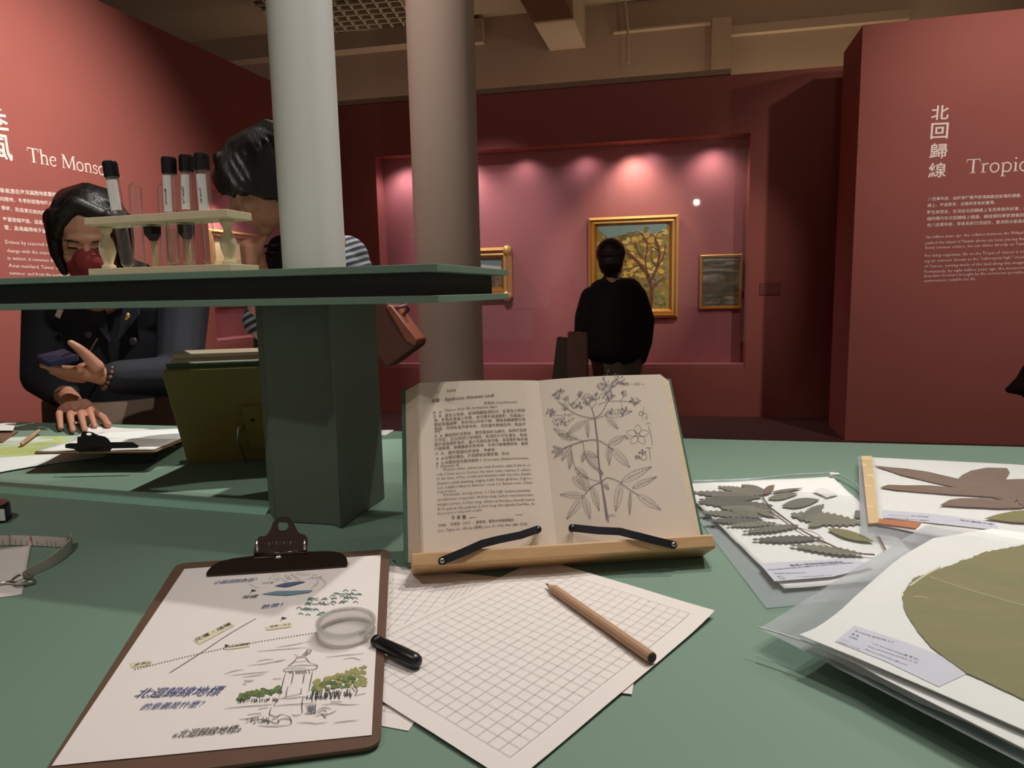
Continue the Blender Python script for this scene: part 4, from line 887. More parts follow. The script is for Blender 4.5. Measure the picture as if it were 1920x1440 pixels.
for i, (x, lb_) in enumerate(((289, 'black-collared wooden dowel between the left glass tubes'), (352, 'black-collared wooden dowel behind the third capped tube'))):
    a, _ = pv(x, 460, .045); zz = SZ1 + bh_; t = thing('wooden_dowel', lb_, 'dowel', sp(a, .045, zz))
    hgt = rz - zz
    MB().lathe(sp(a, .045, zz), UPZ, [(.0036, 0), (.004, hgt - .02)], 14).build('stick', BIRCH, t, smooth=True)
    MB().lathe(sp(a, .045, zz + hgt - .024), UPZ, [(.002, 0), (.0105, .012), (.0108, .022)], 5).build('black_collar', BLACKP, t)
#==LEFTSIDE==
# bookstand seen from behind
sy = 1.222; s0 = at(352, 870, TB + .001); st2 = thing('book_stand', 'olive-brown book stand seen from behind, left of the green post', 'book stand', s0)
tp = dep(341, 695, 1.105); du2 = (at(495, 861, TB) - at(352, 870, TB)); du2.z = 0; du2.normalize(); lean = (tp - s0); lean = lean - du2 * lean.dot(du2); hgt2 = lean.length; ln2 = lean.normalized(); nn2 = ln2.cross(du2).normalized()
if nn2.y > 0: nn2 = -nn2
q_ = lambda a, h, o: s0 + du2 * a + ln2 * h + nn2 * o
bo = rounded([q_(0, 0, 0), q_(.30, 0, 0), q_(.30, hgt2, 0), q_(0, hgt2, 0)], .012)
bevel(MB().prism(bo, -nn2 * .008).build('back_board', OLIVE, st2), .001)
MB().box(q_(.112, .03, .0), du2 * .05, ln2 * .10, nn2 * .006).build('hinge_block', OLIVE, st2)
MB().tube([q_(.108, .085, .004), q_(.100, .088, .010), q_(.098, .07, .02), V((q_(.104, 0, .03).x, q_(.104, 0, .03).y, TB + .002))], .0016, 8).build('prop_wire', STEEL, st2, smooth=True)
MB().ell(q_(.125, .10, .006), (.003, .003, .003)).build('screw', BLACKM, st2, smooth=True)
MB().box(q_(0, .0, -.008), du2 * .30, ln2 * .014, -nn2 * .04).build('ledge', OLIVE, st2)
bk2 = thing('open_book', 'book resting on the far side of the olive stand, only its page tops showing', 'book', q_(.1, hgt2, -.02))
bevel(MB().box(q_(.006, .016, -.0095), du2 * .29, ln2 * (hgt2 - .010), -nn2 * .003).build('cover', CLOTH, bk2), .0005)
for k in range(2): MB().box(q_(.012 + .004 * k, .018, -.0130 - .013 * k), du2 * .27, ln2 * (hgt2 - .012 + .008 * k), -nn2 * .011).build('page_block', PAGEE, bk2)
# far papers
def quad(name, label, cat, pts, zs, m, wav=.0012, th=.0004, group=None, sd=0):
    c = [at(x, y, z) for (x, y), z in zip(pts, zs)]; mb = MB(); sheet(mb, c, 16, 16, lambda s, t: wav * noise.noise(V((s * 3 + sd, t * 3, sd))), th); o = mb.build(name, m, smooth=True); tag(o, label, cat, group); return o, c
mapm = paintmat('map_print', [(.40, (170, 206, 214)), (.62, (214, 226, 214)), (.5, (206, 214, 130)), (.54, (186, 204, 120))], 5, .6, (1, 1.6, 1))
quad('map_sheet', 'blue and yellow printed map sheet at the left table edge', 'map', [(-160, 905), (240, 850), (330, 812), (-90, 822)], [TB + .0012] * 4, mapm, .0008, sd=1)
quad('loose_sheet', 'bright white sheet under the blue map at the left table edge', 'paper', [(-120, 905), (210, 850), (290, 838), (-60, 862)], [TB + .0028] * 4, PAPERW, .001, sd=2)
sheet_g, _ = quad('loose_sheet', 'white sheet held down by the masked visitor\'s hand', 'paper', [(120, 838), (330, 838), (290, 806), (168, 798)], [TB + .004, TB + .004, TB + .003, TB + .005], PAPER, .004, sd=3)
quad('brown_folder', 'brown folder at the far left table edge', 'folder', [(-80, 832), (4, 828), (34, 808), (-60, 806)], [TB + .004] * 4, mat('folder_brown', (120, 84, 66), .7), .0005, .003, sd=4)
quad('loose_sheet', 'small white sheet on the brown folder at the far left', 'paper', [(-60, 808), (24, 807), (31, 793), (-50, 793)], [TB + .009] * 4, PAPER, .0006, sd=5)
quad('paper_scrap', 'tiny white scrap at the table edge right of the post', 'paper', [(706, 815), (724, 815), (738, 806), (714, 806)], [TZ + .0008] * 4, PAPERW, .0004, .004, sd=6)
pencil('short wooden pencil on the blue map at the left', at(38, 834, TB + .008), at(73, 808, TB + .008), .0042)
# second clipboard, clip towards us
zc1, zc2 = TB + .034, TB + .006
kk4 = [at(60, 849, zc1), at(290, 846, zc1), at(395, 800, zc2), at(190, 812, zc2)]
cb2 = thing('clipboard', 'clipboard with white papers at the far left, its black clip towards us', 'clipboard', kk4[0])
n2 = (kk4[1] - kk4[0]).cross(kk4[3] - kk4[0]).normalized(); PK2 = (kk4[0], n2)
kk4[2] = hit(400, 801, *PK2)
bevel(MB().prism([p - n2 * .003 for p in rounded(kk4, .012)], n2 * .003).build('board', mat('board_tan', (150, 116, 84), .6, var=.1), cb2), .0004)
c4_ = [p + n2 * .0005 for p in kk4]; cc = sum(c4_, V()) / 4; c4_ = [cc + (p - cc) * .97 for p in c4_]
m4 = MB(); sheet(m4, c4_, 14, 14, lambda s, t: .002 + .0015 * noise.noise(V((s * 4, t * 4, 9))), .0012); tag(m4.build('white_sheets', PAPERW, smooth=True), 'stack of white sheets held in the far left clipboard', 'paper')
zrest = MB(); rr_ = kk4[0] * .5 + kk4[1] * .5
zrest.box(V((kk4[0].x + .10, kk4[0].y + .045, TB + .001)), (kk4[1] - kk4[0]) * .35, V((.004, .016, 0)), UPZ * (zc1 - TB - .016)); tag(zrest.build('prop_block', BLACKG), 'dark block propping up the near end of the far left clipboard', 'block')
ck = MB(); cpl = (hit(170, 850, *PK2) + n2 * .002, (V((0, -1, .25))).normalized())
def cpoly(px, th=.003): 
    m_ = MB(); ppoly(m_, cpl, px, 0, 0, th); return m_
bevel(cpoly([(124, 840), (124, 833), (132, 831), (148, 831), (150, 838), (205, 838), (207, 829), (250, 829), (262, 836), (258, 840), (210, 841), (206, 847), (150, 848), (140, 842)]).build('clip_jaw', BLACKM, cb2), .0006)
me = plate_hole(cpl, smoothpts([(147, 846), (147, 820), (153, 819), (155, 810), (164, 809), (175, 811), (184, 816), (198, 819), (208, 830), (206, 846)], 2), [(168 + 6 * math.cos(a * .628), 814 + 2.6 * math.sin(a * .628)) for a in range(10)], .003); me.materials.append(BLACKM); link('clip_lever', me, cb2)
# tape measure
tm = thing('tape_measure', 'black round tape measure at the left frame edge, its white tape looped on the table', 'tape measure', at(-22, 980))
cc_ = at(-30, 978, TZ); rcs = (at(21, 972, TZ) - cc_).length
sharp(bevel(MB().lathe(cc_, UPZ, [(rcs * .96, 0), (rcs, .002), (rcs, .020), (rcs * .93, .024), (.0001, .0245)], 40).build('case', mat('case_dark', (44, 34, 38), .35), tm, smooth=True), .0003))
MB().box(at(-6, 975, TZ + .004) + V((0.004, -.003, 0)), V((.010, .001, 0)), V((0, -.0015, 0)), UPZ * .016).build('case_label', PAPERW, tm)
path = smoothpts([(-80, 1021), (-30, 1023), (30, 1022), (80, 1024), (118, 1026), (130, 1024), (136, 1018), (133, 1030), (120, 1043), (100, 1058), (80, 1068), (58, 1078), (44, 1086)], 5)
PT = [at(x, y, TZ + .0012) for x, y in path]
TAPE = mat('tape_white', (206, 196, 186), .5)
tb_ = MB(); vs = []
for i, p in enumerate(PT):
    t = (PT[min(i + 1, len(PT) - 1)] - PT[max(i - 1, 0)]); t.z = 0; t.normalize(); s = V((-t.y, t.x, 0)); h = .0125 - .0045 * max(0, (i - 38) / 22)
    vs += [p - s * .0003, p + s * .0003, p + s * .0003 + UPZ * h, p - s * .0003 + UPZ * h]
tb_.add(vs, [(4 * i + j, 4 * i + (j + 1) % 4, 4 * i + 4 + (j + 1) % 4, 4 * i + 4 + j) for i in range(len(PT) - 1) for j in range(4)] + [(3, 2, 1, 0)]); tp_ = tb_.build('tape', TAPE, tm)
tk = MB(); pc_ = (PT[12], (PT[24] - PT[4]).cross(UPZ).normalized())
if pc_[1].y > 0: pc_ = (pc_[0], -pc_[1])
for k in range(60):
    x = -20 + k * 2.4; hgt_ = 5 if k % 5 else 10
    b_ = min(PT, key=lambda p: abs((p - hit(x, 1020, *pc_)).dot((PT[24] - PT[4]).normalized()))); nn_ = pc_[1]
    tk.box(V((b_.x, b_.y, TZ + .0016)) + nn_ * .0007, V((.0003, 0, 0)), nn_ * .0002, UPZ * (.003 if k % 5 else .007), 0 if k < 45 else 0)
tk.build('scale_ticks', mat('tick_red', (196, 96, 96), .6), tp_)
pcc = (pc_[0] + pc_[1] * .0012, pc_[1])
for s, x in (('7', 16), ('6', 56)): tk = MB(); text_on(tk, pcc, s, (x, 1015), (x + 5, 1015), 1.6, .0002, 0, .02); tk.build('scale_number', mat('num_red', (190, 90, 96), .6), tp_)
tk = MB()
for x in (98, 112, 122): 
    text_on(tk, pcc, '圖', (x, 1013), (x + 8, 1013), .9, .0006 , 0, .03)
tk.build('black_print', INK, tp_)
ho = MB(); hp = at(40, 1088, TZ + .004); ho.tube([at(x, y, TZ + .006) for x, y in smoothpts([(20, 1090), (35, 1079), (52, 1077), (60, 1083), (48, 1090), (30, 1094), (20, 1090)], 4)], .0015, 8); ho.build('steel_hook', STEEL, tm, smooth=True)
ho = MB(); ho.tube([at(x, y, TZ + .0035) for x, y in smoothpts([(64, 1090), (40, 1094), (15, 1092), (-10, 1096), (-30, 1104)], 4)], .0020, 8); ho.build('steel_hook', STEEL, tm, smooth=True)
quad('paper_scrap', 'torn white paper under the tape measure hook at the left edge', 'paper', [(-70, 1130), (42, 1114), (58, 1022), (-60, 1036)], [TZ + .0008, TZ + .0008, TZ + .0012, TZ + .0012], PAPER, .0006, sd=8)
#==HERBARIUM==
def wr(a, k, sd): return lambda s, t: a * (noise.noise(V((s * k * .5 + sd, t * k * 2, sd))) + .5 * noise.noise(V((s * k * 1.3, t * k * 5 + sd, 2))))
def edgew(f, a): return lambda s, t: f(s, t)
LEAFG = mat('dried_leaf_grey', (106, 106, 92), .8, var=.15, scale=50, bump=.3, bscale=120)
LEAFB = mat('dried_leaf_brown', (118, 96, 78), .8, var=.12, scale=40, bump=.3, bscale=100)
LEAFO = mat('dried_leaf_olive', (124, 120, 70), .8, var=.08, scale=14, stretch=(1, 7, 1), bump=.3, bscale=60)
LABELM = mat('lilac_label', (206, 206, 218), .7)
STEMM = mat('stem_brown', (112, 88, 80), .8)
def leafshape(x0, y0, x1, y1, wd, serr=0, n=22, asym=1):
    dx, dy = x1 - x0, y1 - y0; L = math.hypot(dx, dy); a, b = [], []
    for i in range(n + 1):
        t = i / n; w = wd * math.sin(math.pi * t ** .9) ** .85; j = serr * (1 if i % 2 else -.6) if 0 < i < n else 0
        px, py = x0 + dx * t, y0 + dy * t; nx_, ny_ = -dy / L, dx / L
        a.append((px + nx_ * (w + j), py + ny_ * (w + j) * asym)); b.append((px - nx_ * (w + j), py - ny_ * (w + j) * asym))
    return a, b
def addleaf(par, pl, args, m, lift, i):
    a, b = leafshape(*args); mb = MB(); A = [hit(x, y, *pl) + pl[1] * lift for x, y in a]; B = [hit(x, y, *pl) + pl[1] * lift for x, y in b]
    C = [(p + q) / 2 + pl[1] * .0006 for p, q in zip(A, B)]; k = len(A); vs = A + C + B
    mb.add(vs, [(j, j + 1, k + j + 1, k + j) for j in range(k - 1)] + [(k + j, k + j + 1, 2 * k + j + 1, 2 * k + j) for j in range(k - 1)])
    o = mb.build('leaf', m, par, smooth=True); return o
# --- sleeve one (grey serrated spray)
LEAFS = [LEAFG, mat('dried_leaf_olive_grey', (118, 116, 96), .8, var=.15, scale=50, bump=.3, bscale=120), mat('dried_leaf_dark', (88, 88, 78), .8, var=.15, scale=50, bump=.3, bscale=120)]
Z1 = TZ + .006; pl1 = (V((0, 0, Z1)), UPZ)
hb1 = thing('herbarium_specimen', 'pressed spray of grey serrated leaves in a clear bag beside the book stand', 'herbarium sheet', at(1450, 1000), 'bagged herbarium sheets')
def hsheet(par, pts, z, m, nm, wv, n=26, sd=0, th=.0005, zs=None):
    c = [at(x, y, (zs[i] if zs else z)) for i, (x, y) in enumerate(pts)]; mb = MB(); sheet(mb, c, n, n, wr(wv, 6, sd), th); o = mb.build(nm, m, par, smooth=True); return o
def film(par, pts, z, m, nm, wv, n=40, sd=0, zs=None):
    c = [at(x, y, (zs[i] if zs else z)) for i, (x, y) in enumerate(pts)]; mb = MB(); vs = []
    f = wr(wv, 6, sd)
    for j in range(n + 1):
        for i in range(n + 1):
            s, t = i / n, j / n; p = (c[0] * (1 - s) + c[1] * s) * (1 - t) + (c[3] * (1 - s) + c[2] * s) * t; vs.append(p + UPZ * f(s, t))
    mb.add(vs, [(j * (n + 1) + i, j * (n + 1) + i + 1, (j + 1) * (n + 1) + i + 1, (j + 1) * (n + 1) + i) for j in range(n) for i in range(n)]); return mb.build(nm, m, par, smooth=True)
film(hb1, [(1437, 1140), (1800, 1105), (1650, 945), (1262, 912)], TZ + .0012, BAGM, 'bag_back', .0006, sd=1)
hsheet(hb1, [(1470, 1103), (1760, 1080), (1560, 893), (1270, 908)], Z1, PAPERW, 'mount_sheet', .0012, sd=2)
for i, l in enumerate([((1428, 935), (1296, 925), 9, 1.8), ((1426, 935), (1310, 940), 9, 1.6), ((1432, 930), (1346, 915), 9, 1.6), ((1438, 926), (1390, 912), 9, 1.4), ((1450, 952), (1308, 945), 11, 1.8), ((1450, 960), (1352, 955), 14, 1.8), ((1422, 972), (1306, 963), 8, 1.6), ((1432, 980), (1322, 980), 8, 1.6), ((1455, 985), (1362, 990), 7, 1.6), ((1498, 990), (1392, 1002), 8, 1.8), ((1540, 1014), (1410, 1017), 9, 2.0), ((1620, 1045), (1480, 1027), 10, 2.2), ((1370, 960), (1430, 975), 10, 1.5)]):
    (xa, ya), (xb, yb), w_, s_ = l; addleaf(hb1, pl1, (xa, ya, xb, yb, w_ * .64, s_ * .8), LEAFS[(i * 5) % 3], .0022 + i * .00012, i)
addleaf(hb1, pl1, (1430, 930, 1452, 914, 6, .8), LEAFB, .0036, 0)
for i, l in enumerate([(1445, 926, 1505, 918, 3, 0), (1440, 938, 1496, 928, 7, .3), (1466, 952, 1536, 940, 10, .3), (1482, 968, 1620, 985, 13, 2.2), (1500, 978, 1545, 950, 10, 2), (1515, 990, 1560, 975, 8, 1.5), (1552, 996, 1638, 1020, 9, .5), (1420, 965, 1460, 972, 4, .5), (1604, 962, 1614, 975, 8, .5)]):
    addleaf(hb1, pl1, l[:4] + (l[4] * .85, l[5]), LEAFS[i % 2] if i != 6 else LEAFO, .0024 + i * .00012, i)
sm_ = MB(); tz3 = lambda pts, z: [at(x, y, z) for x, y in smoothpts(pts, 4)]
for pts, r in (([(1428, 928), (1445, 952), (1475, 975), (1510, 998), (1550, 1018), (1590, 1035), (1640, 1040)], .0010), ([(1450, 955), (1490, 985), (1500, 992)], .0006), ([(1497, 990), (1430, 978)], .0005), ([(1560, 1022), (1500, 1005)], .0005), ([(1445, 955), (1415, 950)], .0004), ([(1636, 985), (1650, 1010), (1660, 1030)], .0009), ([(1500, 990), (1530, 1000), (1545, 1012)], .0004)):
    sm_.tube(tz3(pts, Z1 + .0035), r, 6)
sm_.build('stem', STEMM, hb1, smooth=True)
lb = MB(); ppoly(lb, pl1, [(1424, 1062), (1598, 1052), (1640, 1068), (1562, 1087), (1452, 1096)], .0032, 0, .0002); o = lb.build('label', LABELM, hb1)
lx = MB(); pll = (V((0, 0, Z1 + .0036)), UPZ)
for s, a, b in [('臺灣大學植物標本館標本', (1483, 1062), (1583, 1055)), ('TRACHEOPHYTES SPECIMEN OF NATIONAL TAIWAN', (1441, 1070), (1600, 1056)), ('Aralia spinulosa L.f.', (1452, 1076), (1512, 1075)), ('臺 北', (1459, 1082), (1469, 1081)), ('採 集', (1463, 1086), (1473, 1085)), ('Yu-Chun Yang, 2018. 6. 15', (1497, 1083), (1560, 1079))]: text_on(lx, pll, s, a, b, 1, .0002, 0, .006)
lx.build('label_text', mat('label_ink', (64, 60, 84), .7), o)
sk = MB(); ppoly(sk, pl1, [(1524, 924), (1545, 918), (1572, 931), (1550, 937)], .0030, 0, .0002); sk.build('paper_packet', mat('packet_white', (216, 216, 214), .8), hb1)
film(hb1, [(1440, 1124), (1760, 1112), (1622, 932), (1275, 902)], TZ + .0115, BAG, 'bag_front', .0016, sd=4, zs=[TZ + .0115, TZ + .0125, TZ + .0115, TZ + .0115])
zp = MB(); zp.tube([at(x, y, TZ + .008) for x, y in smoothpts([(1285, 903), (1400, 899), (1480, 891), (1540, 888), (1568, 888), (1600, 905), (1622, 926)], 4)], .0016, 8); zp.build('zip_strip', BAGM, hb1, smooth=True)
bevel(MB().box(at(1556, 893, TZ + .008), V((.014, -.002, 0)), V((.002, .007, 0)), UPZ * .004).build('zip_slider', PAPERW, hb1), .001)
# --- sleeve two (long brown leaves)
Z2 = TZ + .016; pl2 = (V((0, 0, Z2)), UPZ)
hb2 = thing('herbarium_specimen', 'pressed long brown leaves in a clear bag at the far right edge', 'herbarium sheet', at(1760, 930), 'bagged herbarium sheets')
film(hb2, [(1613, 1000), (2080, 1080), (2080, 880), (1609, 856)], TZ + .0135, BAGM, 'bag_back', .0005, sd=5)
hsheet(hb2, [(1648, 984), (2080, 1075), (2080, 880), (1632, 857)], Z2, PAPERW, 'mount_sheet', .0008, sd=6)
bd = MB(); ppoly(bd, pl2, [(1628, 984), (1648, 983), (1634, 857), (1615, 857)], .0008, 0, .0012); bd.build('tan_card_strip', mat('tan_card', (216, 186, 134), .8, var=.05), hb2)
bd = MB(); ppoly(bd, pl2, [(1648, 976), (1727, 983), (1716, 994), (1646, 985)], .0014, 0, .0012); bd.build('orange_card_edge', mat('orange_card', (184, 108, 52), .8), hb2)
brownpoly = [[(1638, 875), (1665, 878), (1700, 881), (1740, 887), (1770, 894), (1796, 900), (1804, 893), (1820, 885), (1850, 879), (1888, 880), (1893, 888), (1884, 902), (1900, 901), (1960, 900), (1980, 930), (1920, 932), (1898, 946), (1880, 940), (1850, 932), (1800, 918), (1740, 905), (1690, 893), (1660, 883)],
 [(1650, 917), (1664, 912), (1700, 913), (1740, 913), (1790, 917), (1840, 925), (1880, 937), (1862, 935), (1800, 931), (1740, 927), (1680, 922)],
 [(1762, 951), (1780, 941), (1800, 938), (1840, 938), (1880, 942), (1905, 946), (1930, 950), (1915, 956), (1870, 957), (1810, 954)],
 [(1845, 977), (1870, 969), (1900, 963), (1960, 958), (1990, 975), (1940, 985), (1900, 984)],
 [(1905, 935), (1960, 915), (2050, 925), (2040, 960), (1960, 965), (1910, 950)]]
for i, p in enumerate(brownpoly):
    mb = MB(); ppoly(mb, pl2, p, .0018 + i * .0004, 0, .0003); mb.build('leaf', LEAFB if i in (0, 4) else (LEAFO if i == 3 else LEAFB), hb2)
lb = MB(); ppoly(lb, pl2, [(1654, 958), (1745, 965), (1800, 972), (1865, 982), (1875, 997), (1770, 985), (1656, 973)], .0012, 0, .0002); o = lb.build('label', LABELM, hb2)
lx = MB(); pll = (V((0, 0, Z2 + .0017)), UPZ)
for s, a, b in [('TRACHEOPHYTES', (1664, 966), (1706, 969)), ('臺大植物標', (1709, 968), (1742, 970)), ('HERBARIUM SPECIMEN', (1665, 972), (1742, 977)), ('國立臺灣大學', (1800, 976), (1862, 984))]: text_on(lx, pll, s, a, b, 1, .0002, 0, .006)
lx.build('label_text', mat('label_ink', (110, 106, 130)), o)
film(hb2, [(1614, 1004), (2080, 1085), (2080, 878), (1608, 855)], TZ + .0225, BAG, 'bag_front', .0014, sd=7, zs=[TZ + .019, TZ + .02, TZ + .02, TZ + .018])
# --- sleeve three (big olive leaf) with its lifted corner
hb3 = thing('herbarium_specimen', 'huge pressed olive leaf in a clear bag, its corner lifted in the right foreground', 'herbarium sheet', at(1800, 1200), 'bagged herbarium sheets')
z3 = lambda x, y: TZ + .030
Z3 = TZ + .030; pl3 = (V((0, 0, Z3)), UPZ)
film(hb3, [(1424, 1178), (2050, 1500), (2300, 1090), (1735, 985)], TZ + .024, BAGM, 'bag_back', .001, sd=9, zs=[TZ + .016, TZ + .018, TZ + .02, TZ + .025])
def polysheet(par, px, z, m, nm, th=.0006, lift=0):
    mb = MB(); ppoly(mb, (V((0, 0, z)), UPZ), px, lift, 0, th); return mb.build(nm, m, par)
mp3 = smoothpts([(1498, 1191), (1530, 1178), (1570, 1150), (1605, 1118), (1650, 1078), (1690, 1045), (1750, 1010)], 3)
polysheet(hb3, mp3 + [(1860, 992), (2000, 1010), (2300, 1100), (2050, 1430), (1920, 1370), (1760, 1300), (1600, 1232)], Z3 - .0015, PAPERW, 'mount_sheet')
polysheet(hb3, [(1520, 1196), (1700, 1280), (1920, 1380), (1990, 1440), (1900, 1395), (1650, 1270)], Z3 - .006, PAPERW, 'mount_sheet_under')
random.seed(5)
lfp = [(1920, 1020), (1880, 1030), (1850, 1035), (1822, 1045), (1808, 1050), (1790, 1058), (1762, 1068), (1730, 1078), (1712, 1084), (1708, 1092), (1700, 1103), (1694, 1112), (1692, 1120), (1694, 1138), (1700, 1152), (1722, 1185), (1745, 1212), (1768, 1230), (1812, 1262), (1860, 1284), (1920, 1312), (2000, 1340), (2150, 1300), (2250, 1150), (2150, 1060), (2020, 1030)]
lfr = []
for i in range(len(lfp)):
    a, b = lfp[i], lfp[(i + 1) % len(lfp)]
    for k in range(5): t = k / 5; j = 1.6 if i < 12 else .8; lfr.append((a[0] + (b[0] - a[0]) * t + random.uniform(-j, j), a[1] + (b[1] - a[1]) * t + random.uniform(-j, j)))
polysheet(hb3, lfr, Z3, LEAFO, 'leaf', .0004)
vn = MB(); 
for pts, w_ in (([(1706, 1098), (1735, 1078), (1765, 1062)], .0020), ([(1742, 1080), (1800, 1100), (1860, 1118), (1940, 1140), (2040, 1165)], .0009), ([(1712, 1118), (1730, 1119), (1741, 1122)], .0009)):
    pstroke(vn, (V((0, 0, Z3 + .0006)), UPZ), pts, w_, 0, 0)
vn.build('leaf_vein', mat('vein', (206, 200, 170), .8), hb3)
lb = polysheet(hb3, [(1602, 1173), (1700, 1205), (1790, 1240), (1816, 1262), (1760, 1288), (1660, 1240), (1566, 1203)], Z3 - .0006, LABELM, 'label', .0002)
lx = MB(); pll = (V((0, 0, Z3 - .0002)), UPZ)
for s, a, b in [('Tectona grandis L.f.', (1602, 1184), (1676, 1206)), ('臺 北', (1596, 1189), (1610, 1194)), ('CHIA:', (1590, 1194), (1608, 1200)), ('Coll. Yu-Chun Yang (楊 育 群)', (1634, 1207), (1722, 1238)), ('Det. Herbarium 2018.5.15.12', (1628, 1213), (1720, 1244)), ('alt. 320 m', (1578, 1199), (1594, 1205)), ('Habitat: road side', (1572, 1204), (1612, 1218)), ('Nursery of the Plant Museum', (1622, 1218), (1700, 1248))]: text_on(lx, pll, s, a, b, 1, .0002, 0, .006)
lx.build('label_text', mat('label_ink', (110, 106, 130)), lb)
fv = [(1423, 1171), (1480, 1163), (1530, 1140), (1640, 1010)]
film(hb3, [(1423, 1172), (2050, 1470), (2300, 1080), (1745, 982)], TZ + .034, BAG, 'bag_front', .0022, sd=11, zs=[TZ + .030, TZ + .034, TZ + .034, TZ + .034])
em = MB(); em.tube([at(x, y, TZ + .024) for x, y in smoothpts([(1423, 1176), (1500, 1200), (1600, 1240), (1700, 1292), (1820, 1345), (1980, 1420)], 5)], .0008, 6); em.build('bag_seam', PAPERW, hb3, smooth=True)
#==PEOPLE==
def head_mb(mb, T, s=1.0, neck=True):
    """head pushed into mb; T maps local (face -Y, chin z=0, top .215) to world"""
    h = MB()
    h.ell((0, .012, .138), (.073, .092, .080)); h.ell((0, -.025, .095), (.062, .062, .072)); h.ell((0, -.032, .045), (.048, .048, .036)); h.ell((0, -.066, .018), (.020, .018, .016))
    h.ell((.034, -.055, .078), (.024, .024, .024)); h.ell((-.034, -.055, .078), (.024, .024, .024)); h.ell((0, -.070, .130), (.045, .018, .016))
    h.cap((0, -.084, .116), (0, -.103, .083), .007, .011); h.ell((.011, -.093, .079), (.007, .008, .006)); h.ell((-.011, -.093, .079), (.007, .008, .006))
    h.ell((0, -.084, .056), (.023, .010, .0052)); h.ell((0, -.083, .047), (.020, .010, .0058))
    for s_ in (1, -1): h.ell((s_ * .073, .008, .098), (.008, .018, .030)); h.ell((s_ * .029, -.072, .112), (.014, .010, .008))
    if neck: h.cap((0, .015, .06), (0, .035, -.07), .047, .052)
    h.xf(T); mb.v_ = None; mb.add(h.v, h.f)
def eyes(T, par):
    for s_ in (1, -1):
        e = MB(); e.ell((s_ * .029, -.0775, .110), (.0125, .007, .0035)); e.xf(T); e.build('closed_eyelash', mat('lash', (34, 24, 22), .6), par, smooth=True)
        e = MB(); e.tube([(s_ * .014, -.090, .128), (s_ * .03, -.090, .1325), (s_ * .046, -.078, .128)], [.0015, .0028, .0012], 6); e.xf(T); e.build('eyebrow', HAIR, par, smooth=True)
def fingers(mb, roots, dirs, curls, nrm, lens, r=.0078):
    """each finger: three segments bending towards -nrm"""
    for p, d, c, L in zip(roots, dirs, curls, lens):
        p = V(p); d = V(d).normalized(); ax = d.cross(V(nrm)).normalized(); q = [p]; rr = [r * 1.08]
        for i, f in enumerate((.45, .30, .25)):
            d = M.Rotation(-c[i], 3, ax) @ d; p = p + d * L * f; q.append(p); rr.append(r * (1, .92, .8)[i])
        mb.chain(q, rr)
TPx = lambda x, y, Y: dep(x, y, Y)
# ---------- masked visitor
per = thing('person', 'masked visitor with short dark hair in a navy jacket, looking down at a phone', 'person', (-1.1, 1.95, 0))
hc = TPx(181, 520, 1.84)
TH = M.Translation(hc + V((0.0, -.02, .0))) @ M.Rotation(R_(18), 4, 'Z') @ M.Rotation(R_(-24), 4, 'X').inverted().inverted() @ M.Identity(4)
TH = M.Translation(hc) @ M.Rotation(R_(24), 4, 'Z') @ M.Rotation(R_(24), 4, 'X')
bd_ = MB(); head_mb(bd_, TH)
Lp = lambda x, y, Y: dep(x, y, Y)
ctr = Lp(215, 600, 2.0); shL = Lp(88, 590, 1.98); shR = Lp(352, 590, 1.98)
hip = Lp(230, 900, 2.02)
bd_.cap(hc + V((.02, .05, -.02)), ctr + V((0, .02, .02)), .048, .06)
bd_.cap(V(ctr) + V((-.08, .02, -.03)), V(ctr) + V((.08, .02, -.03)), .065, .065); bd_.cap(ctr + V((0, .03, -.04)), hip, .085, .11)
for sx in (-.08, .08):
    kx = V((hip.x + sx, hip.y, .48)); bd_.chain([V((hip.x + sx, hip.y, hip.z)), kx, V((hip.x + sx, hip.y + .02, .09))], [.085, .06, .042]); bd_.cap(V((hip.x + sx, hip.y + .02, .05)), V((hip.x + sx, hip.y - .12, .035)), .04, .032)
# arm to the table (image left)
e1 = Lp(82, 706, 1.88); w1 = Lp(130, 748, 1.72)
bd_.chain([shL + V((.02, .02, -.01)), e1, w1], [.035, .034, .024])
# arm holding the phone (image right)
e2 = Lp(335, 706, 1.84); w2_ = Lp(205, 708, 1.70)
bd_.chain([shR + V((-.02, .02, -.01)), e2, w2_], [.035, .034, .023])
# resting hand: palm, four fingers down, thumb to the right
pc0 = Lp(140, 762, 1.68)
bd_.ell(pc0, (.034, .024, .020)); bd_.cap(w1, pc0, .025, .022)
for (x, y), (rx, ry) in zip(((114, 803), (137, 808), (159, 806), (178, 800)), ((116, 767), (134, 770), (153, 770), (169, 767))):
    root = Lp(rx, ry, 1.665); tip = at(x, y, TB + .0085); mid = (root + tip) / 2 + V((0, -.006, .012)); bd_.chain([root, mid, tip], [.0092, .0080, .0064])
tt = at(203, 797, TB + .011); bd_.chain([Lp(158, 758, 1.68), Lp(180, 772, 1.67), Lp(193, 784, 1.66), tt], [.015, .0120, .0100, .008])
